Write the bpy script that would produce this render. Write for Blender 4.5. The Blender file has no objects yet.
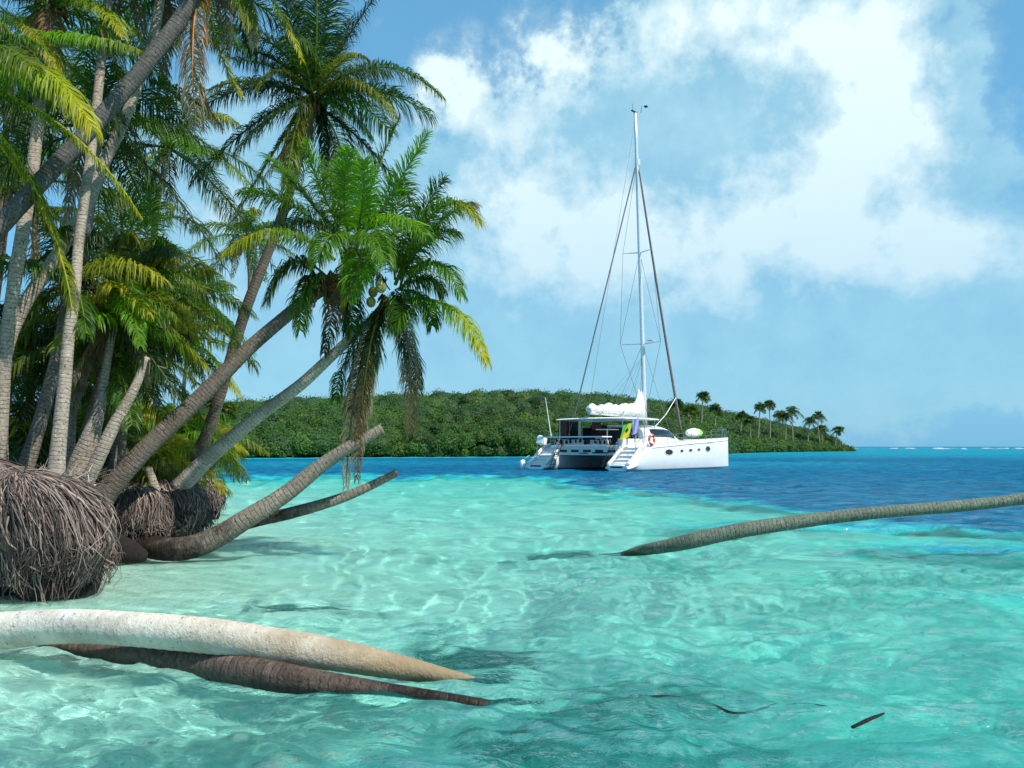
import bpy, math, random
import numpy as np
from mathutils import Vector
SC = bpy.context.scene
COL = SC.collection
PI = math.pi
random.seed(7)
RNG = np.random.default_rng(11)

# ------------------------------------------------------------ camera
CAMH, FPX, PITCH = 1.6, 900.0, math.atan(62.5/900.0)
cd = bpy.data.cameras.new('camera'); cam = bpy.data.objects.new('camera', cd); COL.objects.link(cam)
cam.location = (0, 0, CAMH); cam.rotation_euler = (PI/2+PITCH, 0, 0)
cd.sensor_width = 36; cd.lens = 36*FPX/1024; cd.clip_end = 20000; cd.clip_start = .05
SC.camera = cam
SC.render.resolution_x, SC.render.resolution_y = 1024, 768

def at(px, py, Y):
    dx, dy = (px-512)/FPX, (384-py)/FPX
    wy = math.cos(PITCH)-dy*math.sin(PITCH); wz = math.sin(PITCH)+dy*math.cos(PITCH)
    k = Y/wy
    return np.array((dx*k, Y, CAMH+wz*k))

# ------------------------------------------------------------ view / light
SC.view_settings.view_transform = 'Standard'; SC.view_settings.look = 'None'
SC.view_settings.exposure = 0.12; SC.view_settings.gamma = 1.0
SC.render.engine = 'CYCLES'
cy = SC.cycles
cy.max_bounces = 10; cy.diffuse_bounces = 3; cy.glossy_bounces = 3; cy.transmission_bounces = 4
cy.transparent_max_bounces = 10; cy.use_denoising = True; cy.sample_clamp_indirect = 6
SUN_AZ, SUN_EL = math.radians(126), math.radians(50)   # azimuth clockwise from +Y (view direction)
sd = Vector((math.sin(SUN_AZ)*math.cos(SUN_EL), math.cos(SUN_AZ)*math.cos(SUN_EL), math.sin(SUN_EL)))
sl = bpy.data.lights.new('sun', 'SUN'); so = bpy.data.objects.new('sun', sl); COL.objects.link(so)
sl.cycles.is_caustics_light = True; sl.energy = 5.0; sl.angle = math.radians(.53); sl.color = (1, .955, .88)
so.rotation_euler = sd.to_track_quat('Z', 'Y').to_euler(); so.location = (30, -10, 60)

# ------------------------------------------------------------ node helper
class NT:
    def __init__(s, tree): s.t = tree; s.n = tree.nodes; s.l = tree.links
    def new(s, typ, **kw):
        n = s.n.new(typ)
        for k, v in kw.items(): setattr(n, k, v)
        return n
    def put(s, sock, v):
        if isinstance(v, bpy.types.NodeSocket): s.l.new(v, sock)
        elif isinstance(v, (tuple, list)) and len(v) == 3 and sock.type == 'RGBA': sock.default_value = (*v, 1)
        else: sock.default_value = v
    def math(s, op, a, b=0.0, c=None, clamp=False):
        n = s.new('ShaderNodeMath', operation=op); n.use_clamp = clamp
        s.put(n.inputs[0], a); s.put(n.inputs[1], b)
        if c is not None: s.put(n.inputs[2], c)
        return n.outputs[0]
    def mix(s, f, a, b, blend='MIX'):
        n = s.new('ShaderNodeMix', data_type='RGBA', blend_type=blend)
        s.put(n.inputs[0], f); s.put(n.inputs[6], a); s.put(n.inputs[7], b)
        return n.outputs[2]
    def noise(s, vec, scale, detail=3, rough=.55, dist=0.0):
        n = s.new('ShaderNodeTexNoise')
        if vec is not None: s.put(n.inputs['Vector'], vec)
        n.inputs['Scale'].default_value = scale; n.inputs['Detail'].default_value = detail
        n.inputs['Roughness'].default_value = rough; n.inputs['Distortion'].default_value = dist
        return n.outputs[0]
    def step(s, v, a, b, lo=0.0, hi=1.0, smooth=True):
        n = s.new('ShaderNodeMapRange'); n.interpolation_type = 'SMOOTHSTEP' if smooth else 'LINEAR'
        s.put(n.inputs[0], v); n.inputs[1].default_value = a; n.inputs[2].default_value = b
        n.inputs[3].default_value = lo; n.inputs[4].default_value = hi
        return n.outputs[0]
    def mapping(s, vec, scale=(1,1,1), loc=(0,0,0), rot=(0,0,0)):
        n = s.new('ShaderNodeMapping'); s.put(n.inputs[0], vec)
        n.inputs[1].default_value = loc; n.inputs[2].default_value = rot; n.inputs[3].default_value = scale
        return n.outputs[0]
    def attr(s, name, out='Fac'):
        n = s.new('ShaderNodeAttribute', attribute_name=name); return n.outputs[out]
    def bump(s, h, strength=.3, dist=.05, normal=None):
        n = s.new('ShaderNodeBump'); s.put(n.inputs['Height'], h)
        s.put(n.inputs['Strength'], strength); s.put(n.inputs['Distance'], dist)
        if normal is not None: s.put(n.inputs['Normal'], normal)
        return n.outputs[0]

def material(name):
    m = bpy.data.materials.new(name); m.use_nodes = True
    t = NT(m.node_tree); b = t.n['Principled BSDF']; return m, t, b

def simple(name, col, rough=.5, metal=0.0, var=.0, scale=8, bump=0.0, spec=None):
    m, t, b = material(name)
    tc = t.new('ShaderNodeTexCoord').outputs['Object']
    if var:
        n = t.noise(tc, scale, 5, .65)
        f = t.step(n, .3, .7, 1-var, 1+var*.4, False)
        c = t.mix(1.0, (*col,), (1,1,1), 'MULTIPLY')
        v = t.new('ShaderNodeVectorMath', operation='SCALE'); t.put(v.inputs[0], c); t.put(v.inputs['Scale'], f)
        t.put(b.inputs['Base Color'], v.outputs[0])
    else: t.put(b.inputs['Base Color'], (*col,))
    b.inputs['Roughness'].default_value = rough; b.inputs['Metallic'].default_value = metal
    if spec is not None: b.inputs['Specular IOR Level'].default_value = spec
    if bump: t.put(b.inputs['Normal'], t.bump(t.noise(tc, scale*3, 5), bump, .03))
    return m
M = {}

# ------------------------------------------------------------ world: Nishita + clouds laid on the sky's azimuth/elevation
W = bpy.data.worlds.new('World'); SC.world = W; W.use_nodes = True
t = NT(W.node_tree); bg = t.n['Background']; wo = t.n['World Output']
sky = t.new('ShaderNodeTexSky', sky_type='NISHITA'); sky.sun_disc = False
sky.sun_elevation = SUN_EL; sky.sun_rotation = SUN_AZ; sky.air_density = 1.0; sky.dust_density = .6; sky.ozone_density = 1.5
skc = t.mix(1.0, sky.outputs[0], (.80, 1.12, 1.12), 'MULTIPLY')
t.put(bg.inputs[0], skc); bg.inputs[1].default_value = .135
g = t.new('ShaderNodeTexCoord').outputs['Generated']
sx = t.new('ShaderNodeSeparateXYZ'); t.put(sx.inputs[0], g)
az = t.math('MULTIPLY', t.math('ARCTAN2', sx.outputs[0], sx.outputs[1]), 180/PI)
el = t.math('MULTIPLY', t.math('ARCSINE', sx.outputs[2]), 180/PI)
cb = t.new('ShaderNodeCombineXYZ'); t.put(cb.inputs[0], az); t.put(cb.inputs[1], el)
P2 = cb.outputs[0]                                                 # degrees
w1 = t.new('ShaderNodeTexNoise'); t.put(w1.inputs['Vector'], P2); w1.inputs['Scale'].default_value = .11; w1.inputs['Detail'].default_value = 6; w1.inputs['Roughness'].default_value = .6
wv = t.new('ShaderNodeVectorMath', operation='SUBTRACT'); t.put(wv.inputs[0], w1.outputs['Color']); wv.inputs[1].default_value = (.5,.5,.5)
ws = t.new('ShaderNodeVectorMath', operation='SCALE'); t.put(ws.inputs[0], wv.outputs[0]); ws.inputs['Scale'].default_value = 5.0
wa = t.new('ShaderNodeVectorMath', operation='ADD'); t.put(wa.inputs[0], P2); t.put(wa.inputs[1], ws.outputs[0])
PW = wa.outputs[0]
def pxaz(px, py):
    d = at(px, py, 1.0)-np.array((0,0,CAMH)); d = d/np.linalg.norm(d)
    return math.degrees(math.atan2(d[0], d[1])), math.degrees(math.asin(d[2]))
def blob(px, py, rx, ry, soft=.6, vec=None, amp=1.0):
    a, e = pxaz(px, py)
    kx, ky = 1/(rx*57.3/FPX), 1/(ry*57.3/FPX)
    m = t.mapping(vec or PW, (kx, ky, 0), (-a*kx, -e*ky, 0))
    ln = t.new('ShaderNodeVectorMath', operation='LENGTH'); t.put(ln.inputs[0], m)
    return t.step(ln.outputs['Value'], 1-soft, 1+soft, amp, 0)
def union(L):
    o = L[0]
    for x in L[1:]: o = t.math('MAXIMUM', o, x)
    return o
# a density field of soft masses broken up by noise: grey-blue bodies and bright white heads
def total(L):
    o = L[0]
    for x in L[1:]: o = t.math('ADD', o, x)
    return o
n_big = t.math('SUBTRACT', t.noise(P2, .085, 9, .6, .15), .5)
n_mid = t.math('SUBTRACT', t.noise(P2, .24, 9, .62, .1), .5)
away = t.step(t.math('ABSOLUTE', az), 33, 45)
vsum = total([blob(640,190,400,260,1,amp=.9), blob(860,110,170,150,1,amp=.5), blob(760,330,420,60,1,amp=.35), blob(260,230,190,130,1,amp=.6), blob(1010,290,130,80,1,amp=.6), blob(480,330,300,70,1,amp=.3), t.math('MULTIPLY', away, .22), blob(1020,150,80,120,1,amp=-.5), blob(400,50,120,90,1,amp=-.3)])
vd = t.math('ADD', vsum, t.math('ADD', t.math('MULTIPLY', n_big, 1.6), t.math('MULTIPLY', n_mid, .9)))
vl = t.step(vd, .40, .72)
hsum = total([blob(545,60,150,55,1,amp=.85), blob(500,150,95,110,1,amp=.45), blob(600,235,170,60,1,amp=.6), blob(900,70,62,70,.8,amp=.7), blob(850,130,95,110,1,amp=.6), blob(820,20,130,50,1,amp=.4), blob(1010,130,80,120,1,amp=-.8),
   blob(700,5,150,40,1,amp=.45), blob(735,225,190,75,1,amp=.9), blob(880,225,75,70,.9,amp=.45), blob(650,215,60,40,1,amp=.3), blob(985,255,70,34,1,amp=1.1), blob(415,112,50,35,1,amp=.65), blob(240,220,90,60,1,amp=.5), blob(540,300,200,40,1,amp=.3),
   t.math('MULTIPLY', away, .15), t.math('MULTIPLY', blob(700,165,110,50,1), -.22), blob(620,130,80,50,1,amp=-.2), blob(700,330,400,40,1,amp=-.2)])
hd = t.math('ADD', hsum, t.math('ADD', t.math('MULTIPLY', n_big, 2.6), t.math('MULTIPLY', n_mid, 2.6)))
hd = t.step(hd, .38, 1.35)
n_soft = t.step(n_mid, -.22, .22)
gcol = t.mix(n_soft, (.28,.57,.75), (.42,.72,.86))
ccol = t.mix(hd, gcol, (.80,.97,1.0))
low = t.step(el, -2, 26, 1, 0)
ccol = t.mix(t.math('MULTIPLY', low, .65), ccol, (.20,.49,.74)); ccol = t.mix(t.math('SUBTRACT', 1.0, t.math('MAXIMUM', vl, hd)), ccol, (.14,.45,.76))
bc = t.new('ShaderNodeBackground'); t.put(bc.inputs[0], ccol); bc.inputs[1].default_value = 1.0
cov = t.math('MAXIMUM', t.math('MULTIPLY', vl, .88), hd)
cov = t.math('MAXIMUM', cov, t.step(el, 0, 22, .85, .55, False))       # thin haze towards the horizon
mx = t.new('ShaderNodeMixShader'); t.put(mx.inputs[0], cov); t.l.new(bg.outputs[0], mx.inputs[1]); t.l.new(bc.outputs[0], mx.inputs[2])
t.l.new(mx.outputs[0], wo.inputs['Surface'])

# ------------------------------------------------------------ mesh builder
class MB:
    def __init__(s): s.v=[]; s.q=[]; s.t=[]; s.n=0; s.a={}; s.ng=[]
    def add(s, v, q=None, tr=None, **attrs):
        v = np.array(v, dtype=np.float64).reshape(-1,3)
        if q is not None and len(q): s.q.append(np.asarray(q).reshape(-1,4)+s.n)
        if tr is not None and len(tr): s.t.append(np.asarray(tr).reshape(-1,3)+s.n)
        s.v.append(v); m = len(v)
        for k, x in attrs.items(): s.a.setdefault(k, []).append((s.n, np.asarray(x, dtype=np.float64)))
        s.n += m
    def poly(s, pts):                                    # one n-gon
        s.v.append(np.array(pts, float)); s.ng.append(list(range(s.n, s.n+len(pts)))); s.n += len(pts)
    def box(s, c, d, rz=0, ry=0, taper=1.0):
        x, y, z = [k/2 for k in d]
        p = np.array([(sx*x*(taper if sz>0 else 1), sy*y*(taper if sz>0 else 1), sz*z) for sz in (-1,1) for sx, sy in ((-1,-1),(1,-1),(1,1),(-1,1))])
        ca, sa = math.cos(ry), math.sin(ry); p = p@np.array(((ca,0,-sa),(0,1,0),(sa,0,ca)))
        ca, sa = math.cos(rz), math.sin(rz); p = p@np.array(((ca,sa,0),(-sa,ca,0),(0,0,1)))
        s.add(p+np.array(c), [(3,2,1,0),(4,5,6,7),(0,1,5,4),(1,2,6,5),(2,3,7,6),(3,0,4,7)])
    def tube(s, pts, r, n=8, cap=True, ripple=None, **kw):
        pts = np.asarray(pts, float); m = len(pts); r = np.broadcast_to(np.asarray(r, float), (m,))
        T = np.gradient(pts, axis=0); T /= np.maximum(np.linalg.norm(T, axis=1, keepdims=True), 1e-9)
        up = np.array((0,0,1.)) if abs(T[0][2]) < .9 else np.array((1.,0,0))
        N = np.zeros_like(pts); x = np.cross(T[0], up); x /= np.linalg.norm(x)
        for i in range(m):
            x = x-T[i]*x.dot(T[i]); x /= max(np.linalg.norm(x), 1e-9); N[i] = x
        B = np.cross(T, N)
        a = np.arange(n)*2*PI/n
        rr = r[:,None]*np.ones(n) if ripple is None else r[:,None]*ripple(np.arange(m)[:,None], a[None,:])
        V = pts[:,None]+rr[...,None]*(np.cos(a)[None,:,None]*N[:,None]+np.sin(a)[None,:,None]*B[:,None])
        L = np.concatenate(([0], np.cumsum(np.linalg.norm(np.diff(pts, axis=0), axis=1))))
        i, j = np.meshgrid(np.arange(m-1), np.arange(n), indexing='ij'); j2 = (j+1)%n
        Q = np.stack((i*n+j, i*n+j2, (i+1)*n+j2, (i+1)*n+j), -1).reshape(-1,4)
        V = V.reshape(-1,3); tr = []
        LL = np.repeat(L, n)
        if cap:
            V = np.vstack((V, pts[0], pts[-1])); LL = np.concatenate((LL, [L[0], L[-1]]))
            c0, c1 = m*n, m*n+1
            tr = [(c0, (k+1)%n, k) for k in range(n)]+[(c1, (m-1)*n+k, (m-1)*n+(k+1)%n) for k in range(n)]
        at_ = {k: np.tile(np.asarray(v, float), (len(V),1)) for k, v in kw.items()}
        s.add(V, Q, tr, along=LL, **at_)
    def lathe(s, prof, n=16, c=(0,0,0), axis='z', sq=1):
        a = np.arange(n)*2*PI/n; P = np.array([(r*np.cos(a), r*np.sin(a)*sq, np.full(n, z)) for r, z in prof]).transpose(0,2,1)
        if axis == 'x': P = P[..., [2,0,1]]
        if axis == 'y': P = P[..., [0,2,1]]
        m = len(prof); i, j = np.meshgrid(np.arange(m-1), np.arange(n), indexing='ij'); j2 = (j+1)%n
        s.add(P.reshape(-1,3)+np.array(c), np.stack((i*n+j, i*n+j2, (i+1)*n+j2, (i+1)*n+j), -1).reshape(-1,4))
    def loft(s, secs, closed=True, cap=True):
        secs = np.asarray(secs, float); m, n = secs.shape[:2]
        i, j = np.meshgrid(np.arange(m-1), np.arange(n if closed else n-1), indexing='ij'); j2 = (j+1)%n
        s.add(secs.reshape(-1,3), np.stack((i*n+j, i*n+j2, (i+1)*n+j2, (i+1)*n+j), -1).reshape(-1,4))
        if cap and closed: s.poly(secs[0][::-1]); s.poly(secs[-1])
    def build(s, name, mat, parent=None, smooth=False, sharp=None):
        me = bpy.data.meshes.new(name)
        V = np.vstack(s.v) if s.v else np.zeros((0,3))
        q = np.vstack(s.q) if s.q else np.zeros((0,4), int); tr = np.vstack(s.t) if s.t else np.zeros((0,3), int)
        loops = np.concatenate([q.ravel(), tr.ravel()]+[np.array(g) for g in s.ng]).astype(np.int32)
        cnt = np.concatenate((np.full(len(q),4), np.full(len(tr),3), np.array([len(g) for g in s.ng], int))).astype(np.int32)
        st = np.concatenate(([0], np.cumsum(cnt)[:-1])).astype(np.int32)
        me.vertices.add(len(V)); me.vertices.foreach_set('co', V.astype(np.float32).ravel())
        me.loops.add(len(loops)); me.loops.foreach_set('vertex_index', loops)
        me.polygons.add(len(cnt)); me.polygons.foreach_set('loop_start', st)
        try: me.polygons.foreach_set('loop_total', cnt)
        except Exception: pass
        me.polygons.foreach_set('use_smooth', np.full(len(cnt), smooth))
        for k, lst in s.a.items():
            vec = lst[0][1].ndim == 2
            if vec:
                A = np.ones((len(V),4)); at_ = me.attributes.new(k, 'FLOAT_COLOR', 'POINT')
                for o, x in lst: A[o:o+len(x), :x.shape[1]] = x
                at_.data.foreach_set('color', A.astype(np.float32).ravel())
            else:
                A = np.zeros(len(V)); at_ = me.attributes.new(k, 'FLOAT', 'POINT')
                for o, x in lst: A[o:o+len(x)] = x
                at_.data.foreach_set('value', A.astype(np.float32))
        me.update(calc_edges=True); me.validate()
        if sharp is not None: me.set_sharp_from_angle(angle=math.radians(sharp))
        o = bpy.data.objects.new(name, me); COL.objects.link(o)
        if mat: me.materials.append(mat)
        if parent is not None:
            o.parent = parent
        return o

def tag(o, label=None, cat=None, group=None, kind=None):
    if label: o['label'] = label
    if cat: o['category'] = cat
    if group: o['group'] = group
    if kind: o['kind'] = kind
    return o
def empty(name, loc, label, cat, group=None):
    """an Empty at the thing's base; children built in world coordinates are shifted to it by localise()"""
    o = bpy.data.objects.new(name, None); COL.objects.link(o); o.location = [float(x) for x in loc]
    o.empty_display_size = .2
    return tag(o, label, cat, group)
def part(mb, name, mat, root, **kw):
    """mesh given in world coordinates, made local to its thing's Empty"""
    top = root
    while top.parent is not None: top = top.parent
    off = np.array(top.location)
    for v in mb.v: v -= off
    return mb.build(name, mat, root, **kw)

def spline(P, step=.05):
    """Catmull-Rom through control rows (x,y,z,r,...), resampled to even steps"""
    P = np.asarray(P, float); P = np.vstack((2*P[0]-P[1], P, 2*P[-1]-P[-2])); out = []
    for i in range(1, len(P)-2):
        u = np.linspace(0,1,24,endpoint=False)[:,None]; a,b,c,d = P[i-1],P[i],P[i+1],P[i+2]
        out.append(.5*((2*b)+(c-a)*u+(2*a-5*b+4*c-d)*u*u+(3*b-a-3*c+d)*u**3))
    out.append(P[-2][None]); O = np.vstack(out)
    L = np.concatenate(([0], np.cumsum(np.linalg.norm(np.diff(O[:,:3], axis=0), axis=1))))
    n = max(3, int(L[-1]/step)); s = np.linspace(0, L[-1], n)
    return np.stack([np.interp(s, L, O[:,k]) for k in range(O.shape[1])], 1)

_perm = np.random.default_rng(5).random((256,256))
def vnoise(x, y):
    xi, yi = np.floor(x).astype(int), np.floor(y).astype(int); fx, fy = x-xi, y-yi
    fx = fx*fx*(3-2*fx); fy = fy*fy*(3-2*fy); g = lambda a,b: _perm[a&255, b&255]
    return (g(xi,yi)*(1-fx)+g(xi+1,yi)*fx)*(1-fy)+(g(xi,yi+1)*(1-fx)+g(xi+1,yi+1)*fx)*fy
def fbm(x, y, o=4):
    s = 0; a = .5; n = 0
    for k in range(o): s = s+a*vnoise(x*2**k+17*k, y*2**k+31*k); n += a; a *= .5
    return s/n
def sstep(x, a, b): u = np.clip((x-a)/(b-a), 0, 1); return u*u*(3-2*u)
# ------------------------------------------------------------ water, seabed, bank
SHORE = np.array([(-40,2),(-14,6),(-9,8),(-6.4,9.0),(-5.3,9.6),(-4.75,10.2),(-5.4,11.4),(-6.0,13),(-6.0,14.3),(-5.95,15.5),(-6.2,16.8),(-6.7,18),(-8.2,21),(-11.3,27),(-16,36),(-26,48),(-60,70)], float)
def shore_x(y): return np.interp(y, SHORE[:,1], SHORE[:,0])
GB = np.array([(-60,60),(-30,50),(-14,44),(.4,45),(2.2,38),(3.4,33),(5.9,28),(6.8,23.5),(7.8,19.5),(8.6,15.5),(11,13),(16,11),(30,9)], float)
# line of the far shore (x, y) at the water
ISLE = np.array([(-90,92),(-60,108),(-47,121),(-30,131),(-13,140),(5,146),(23,158),(40,184),(56,222),(80,262),(104,292),(111,300)], float)
def depths(x, y):
    wob = (fbm(x*.35+9, y*.16+3, 4)-.5)*2
    yb = np.interp(x, GB[:,0], GB[:,1])
    e = (y-yb)/np.maximum(yb,6)*3.0+wob*.5+(fbm(x*1.1+3, y*.45+7, 4)-.5)*.8
    deep = sstep(e, -.22, .75)
    deep = np.maximum(deep, .55*sstep(fbm(x*.30+20, y*.42+11, 4), .50, .66)*sstep(e, -2.6, -.6)*sstep(x, 1.5, 5))
    # light reef flat out beyond the lagoon and the pale rim along the far shore
    yi = np.interp(x, ISLE[:,0], ISLE[:,1])
    rim = sstep(y, yi-22, yi-2)*sstep(x, -100, -60)*(x<112)
    flat = sstep(x+y*.05, 24, 60)*sstep(y, 110+wob*20, 190+wob*25)*.8*(1-.6*sstep(y, 700, 1600))*.55
    pch = sstep(fbm(x*.02+3, y*.012+8, 3), .5, .62)*.25*sstep(y, 50, 90)
    deep = deep*(1-np.maximum(.75*rim, np.maximum(flat*.8, pch)))
    ds = np.maximum(x-shore_x(y), 0)
    shal = .12+.85*(1-np.exp(-ds/5.5))
    shal = shal*(.85+.3*fbm(x*.5, y*.3+40, 3))
    shal = shal*(1-.70*np.exp(-((x+4.5)/3.6)**2-((y-6.5)/3.0)**2))
    return deep, shal+deep*4.0
WAVES = []
wr = np.random.default_rng(3)
for lam, n_, sl_ in ((3.4,5,.024),(1.9,6,.034),(1.05,8,.040),(.6,9,.042),(.36,12,.048),(.22,12,.046),(.14,10,.040)):
    for _ in range(n_):
        l = lam*wr.uniform(.75,1.3); th = math.radians(248)+wr.normal()*.55
        WAVES.append((l, math.cos(th)*2*PI/l, math.sin(th)*2*PI/l, wr.uniform(0,2*PI), sl_*l/(2*PI)*wr.uniform(.7,1.2)))
def waves(x, y, cell):
    z = np.zeros_like(x); gust = .55+.9*fbm(x*.12+5, y*.07+1, 3)
    wx = x+(fbm(x*.4, y*.4, 3)-.5)*1.6; wy = y+(fbm(x*.4+50, y*.4+9, 3)-.5)*1.6
    calm = sstep(x-shore_x(y), -.5, 5)*.6+.4
    for l, kx, ky, ph, a in WAVES:
        s = np.sin(kx*wx+ky*wy+ph); f = np.clip((l/cell-2.6)/2.5, 0, 1)
        z += f*a*(s+.35*(s*s-.5))*gust*calm
    # the low swell breaking the surface in the foreground
    return z*1.3
def polar(rfun, azs, radii, name):
    R, A = np.meshgrid(radii, azs, indexing='ij')
    x, y = R*np.sin(A), R*np.cos(A)
    z, at_ = rfun(x, y, R)
    m, n = R.shape; i, j = np.meshgrid(np.arange(m-1), np.arange(n), indexing='ij'); j2 = (j+1)%n
    mb = MB(); mb.add(np.stack((x,y,z),-1).reshape(-1,3), np.stack((i*n+j, i*n+j2, (i+1)*n+j2, (i+1)*n+j),-1).reshape(-1,4), **{k:v.ravel() for k,v in at_.items()})
    return mb
azf = np.radians(np.concatenate((np.arange(-36,36,.11), np.arange(36,324,4.0))))
rad = [.6]
while rad[-1] < 9000: rad.append(rad[-1]*(1.0078 if rad[-1] < 170 and rad[-1] > 3.2 else 1.05))
rad = np.array(rad)
def wf(x, y, R):
    cell = np.maximum(R*.0078, R*.0019)
    cell = np.where(R>170, R*.05, cell)
    front = np.abs(np.arctan2(x,y)) < math.radians(37)
    z = np.where(front & (R>3) & (R<170), waves(x, y, cell*.75), 0)
    deep, dep = depths(x, y)
    return z, dict(deep=deep, depth=dep)
m, t, b = material('sea_water')
pos = t.new('ShaderNodeNewGeometry').outputs['Position']
dp0 = t.attr('deep'); dep = t.attr('depth')
dnz = t.math('SUBTRACT', t.noise(t.mapping(pos, (.6,1.0,1)), .9, 6, .68, .5), .5)
edge = t.math('MULTIPLY', t.math('MULTIPLY', dp0, t.math('SUBTRACT', 1.0, dp0)), 7.0)
deep = t.math('ADD', dp0, t.math('MULTIPLY', dnz, edge), clamp=True)
out = t.n['Material Output']
p1 = t.mapping(pos, (1,1.5,1))
n1 = t.noise(p1, 5.5, 3, .6, .6); n2 = t.noise(p1, 24, 3, .65, .4); n3 = t.noise(p1, 1.1, 3, .6, .8)
pl_ = t.new('ShaderNodeVectorMath', operation='LENGTH'); t.put(pl_.inputs[0], pos)      # distance from the viewpoint, by which the sky reflection is dimmed
h = t.math('ADD', t.math('MULTIPLY', n1, .6), t.math('MULTIPLY', n2, .26))
h = t.math('ADD', h, t.math('MULTIPLY', n3, 1.6))
h = t.math('ADD', h, t.math('MULTIPLY', t.noise(t.mapping(pos, (.5,1,1)), .9, 4, .65, .6), t.math('MULTIPLY', deep, 5.0)))
nrm = t.bump(h, .85, .10)
far_n = t.noise(t.mapping(pos, (.45,.30,.3)), 2.2, 6, .7, .5)
# body colours of the water itself; ripple shading is painted over them as dark streaks
dcol = t.new('ShaderNodeValToRGB'); t.put(dcol.inputs[0], deep)
cr = dcol.color_ramp; cr.elements[0].position = 0; cr.elements[0].color = (.05,.70,.57,1)
cr.elements[1].position = 1; cr.elements[1].color = (.006,.14,.255,1)
e = cr.elements.new(.3); e.color = (.025,.45,.47,1)
e = cr.elements.new(.6); e.color = (.010,.27,.37,1)
body = t.mix(t.math('MULTIPLY', t.step(far_n, .42, .60), t.math('ADD', .12, t.math('MULTIPLY', deep, .6))), dcol.outputs[0], t.mix(1, dcol.outputs[0], (.35,.55,.62), 'MULTIPLY'))
df = t.new('ShaderNodeBsdfDiffuse'); t.put(df.inputs[0], body); t.put(df.inputs['Normal'], nrm)
tr = t.new('ShaderNodeBsdfRefraction'); tr.inputs['IOR'].default_value = 1.33; tr.inputs['Roughness'].default_value = 0.0; t.put(tr.inputs['Normal'], t.bump(h, .25, .06))
# Beer absorption of the way down and back
tint = t.new('ShaderNodeCombineColor')
for k, c in enumerate((.66,.070,.090)):
    t.put(tint.inputs[k], t.math('POWER', 2.71828, t.math('MULTIPLY', t.math('ADD', dep, .12), -c*1.15)))
t.put(tr.inputs[0], tint.outputs[0])
opac = t.step(dep, .7, 2.4, .09, 1.0, False)
m1 = t.new('ShaderNodeMixShader'); t.put(m1.inputs[0], opac); t.l.new(tr.outputs[0], m1.inputs[1]); t.l.new(df.outputs[0], m1.inputs[2])
gl = t.new('ShaderNodeBsdfGlossy'); gl.inputs['Roughness'].default_value = .04; t.put(gl.inputs['Normal'], nrm)
fr = t.new('ShaderNodeFresnel'); fr.inputs[0].default_value = 1.33; t.put(fr.inputs['Normal'], nrm)
# reflection dimmed with distance from the viewpoint, standing in for slopes hiding one another
ff = t.math('MULTIPLY', fr.outputs[0], t.step(pl_.outputs['Value'], 6, 60, 1.0, .26), clamp=True)
m2 = t.new('ShaderNodeMixShader'); t.put(m2.inputs[0], ff); t.l.new(m1.outputs[0], m2.inputs[1]); t.l.new(gl.outputs[0], m2.inputs[2])
t.l.new(m2.outputs[0], out.inputs['Surface'])
M['water'] = m
water = polar(wf, azf, rad, 'sea').build('sea', m, smooth=True); tag(water, kind='structure'); water.cycles.is_caustics_caster = True

# seabed
azb = np.radians(np.concatenate((np.arange(-38,38,.4), np.arange(38,322,6.0))))
rb = [.6]
while rb[-1] < 9500: rb.append(rb[-1]*(1.02 if 3<rb[-1]<60 else 1.1))
WEED_SHADE = [(478,662,56,13,1.6),(440,640,26,7,.5),(640,742,130,20,1.6),(700,755,90,12,1.1),(560,552,40,3.5,.9),(400,553,60,3,.5),(320,612,75,3.5,.8),(250,606,30,2.5,.6),(600,700,130,7,.6),(560,668,70,7,.4),
  (905,700,60,6,.4),(980,600,60,8,.45),(840,570,60,5,.35),(700,640,80,4,.2),(180,585,40,4,.3),(240,577,60,4,.35),(700,690,90,4.5,.8),(930,622,50,4,.3),(400,600,40,2,.3),(200,566,40,5,.5)]
def bf(x, y, R):
    deep, dep = depths(x, y)
    dep = np.where(R < 2.5, 1.0, dep)
    dep = dep-deep*3.1
    z = -dep+(fbm(x*1.3, y*1.3, 3)-.5)*.07*(R<60)
    w = np.zeros_like(x); wx = x+(fbm(x*1.1+4,y*2.2,4)-.5)*1.3; wy = y+(fbm(x*1.5+9,y*1.8+6,4)-.5)*1.1
    for px, py, rx, ry, am in WEED_SHADE:                       # seagrass clumps, and dark streaks that paint cast shadows onto the bed
        Y = CAMH*FPX/(py-446.5); Yb = Y*1.0; c = at(px, py, Y)
        k = 1+.85/Y; cx, cyy = c[0]*k, c[1]*k
        sx_ = rx/FPX*Y*k; sy_ = ry/FPX*Y*Y/CAMH*k
        w = np.maximum(w, am*np.exp(-(((wx-cx)/sx_)**2+((wy-cyy)/sy_)**2)**1.3))
    g2 = sstep(fbm(x*.28+60, y*.4+7, 5), .60, .72)*.12*sstep(x,-3,3)
    return z, dict(weed_shade=np.clip(np.maximum(w, g2), 0, 1))
m, t, b = material('seabed_sand')
pos = t.new('ShaderNodeNewGeometry').outputs['Position']
wd = t.attr('weed_shade')
wn = t.noise(t.mapping(pos, (1.3,3.4,2)), 2.4, 6, .7, .9)
wfac = t.step(t.math('ADD', wd, t.math('MULTIPLY', t.math('SUBTRACT', wn, .5), 1.5)), .32, .60)
sand = t.mix(t.noise(pos, 3, 5), (.66,.64,.54), (.86,.84,.72))
t.put(b.inputs['Base Color'], t.mix(wfac, sand, (.022,.06,.042)))
b.inputs['Roughness'].default_value = 1
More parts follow.
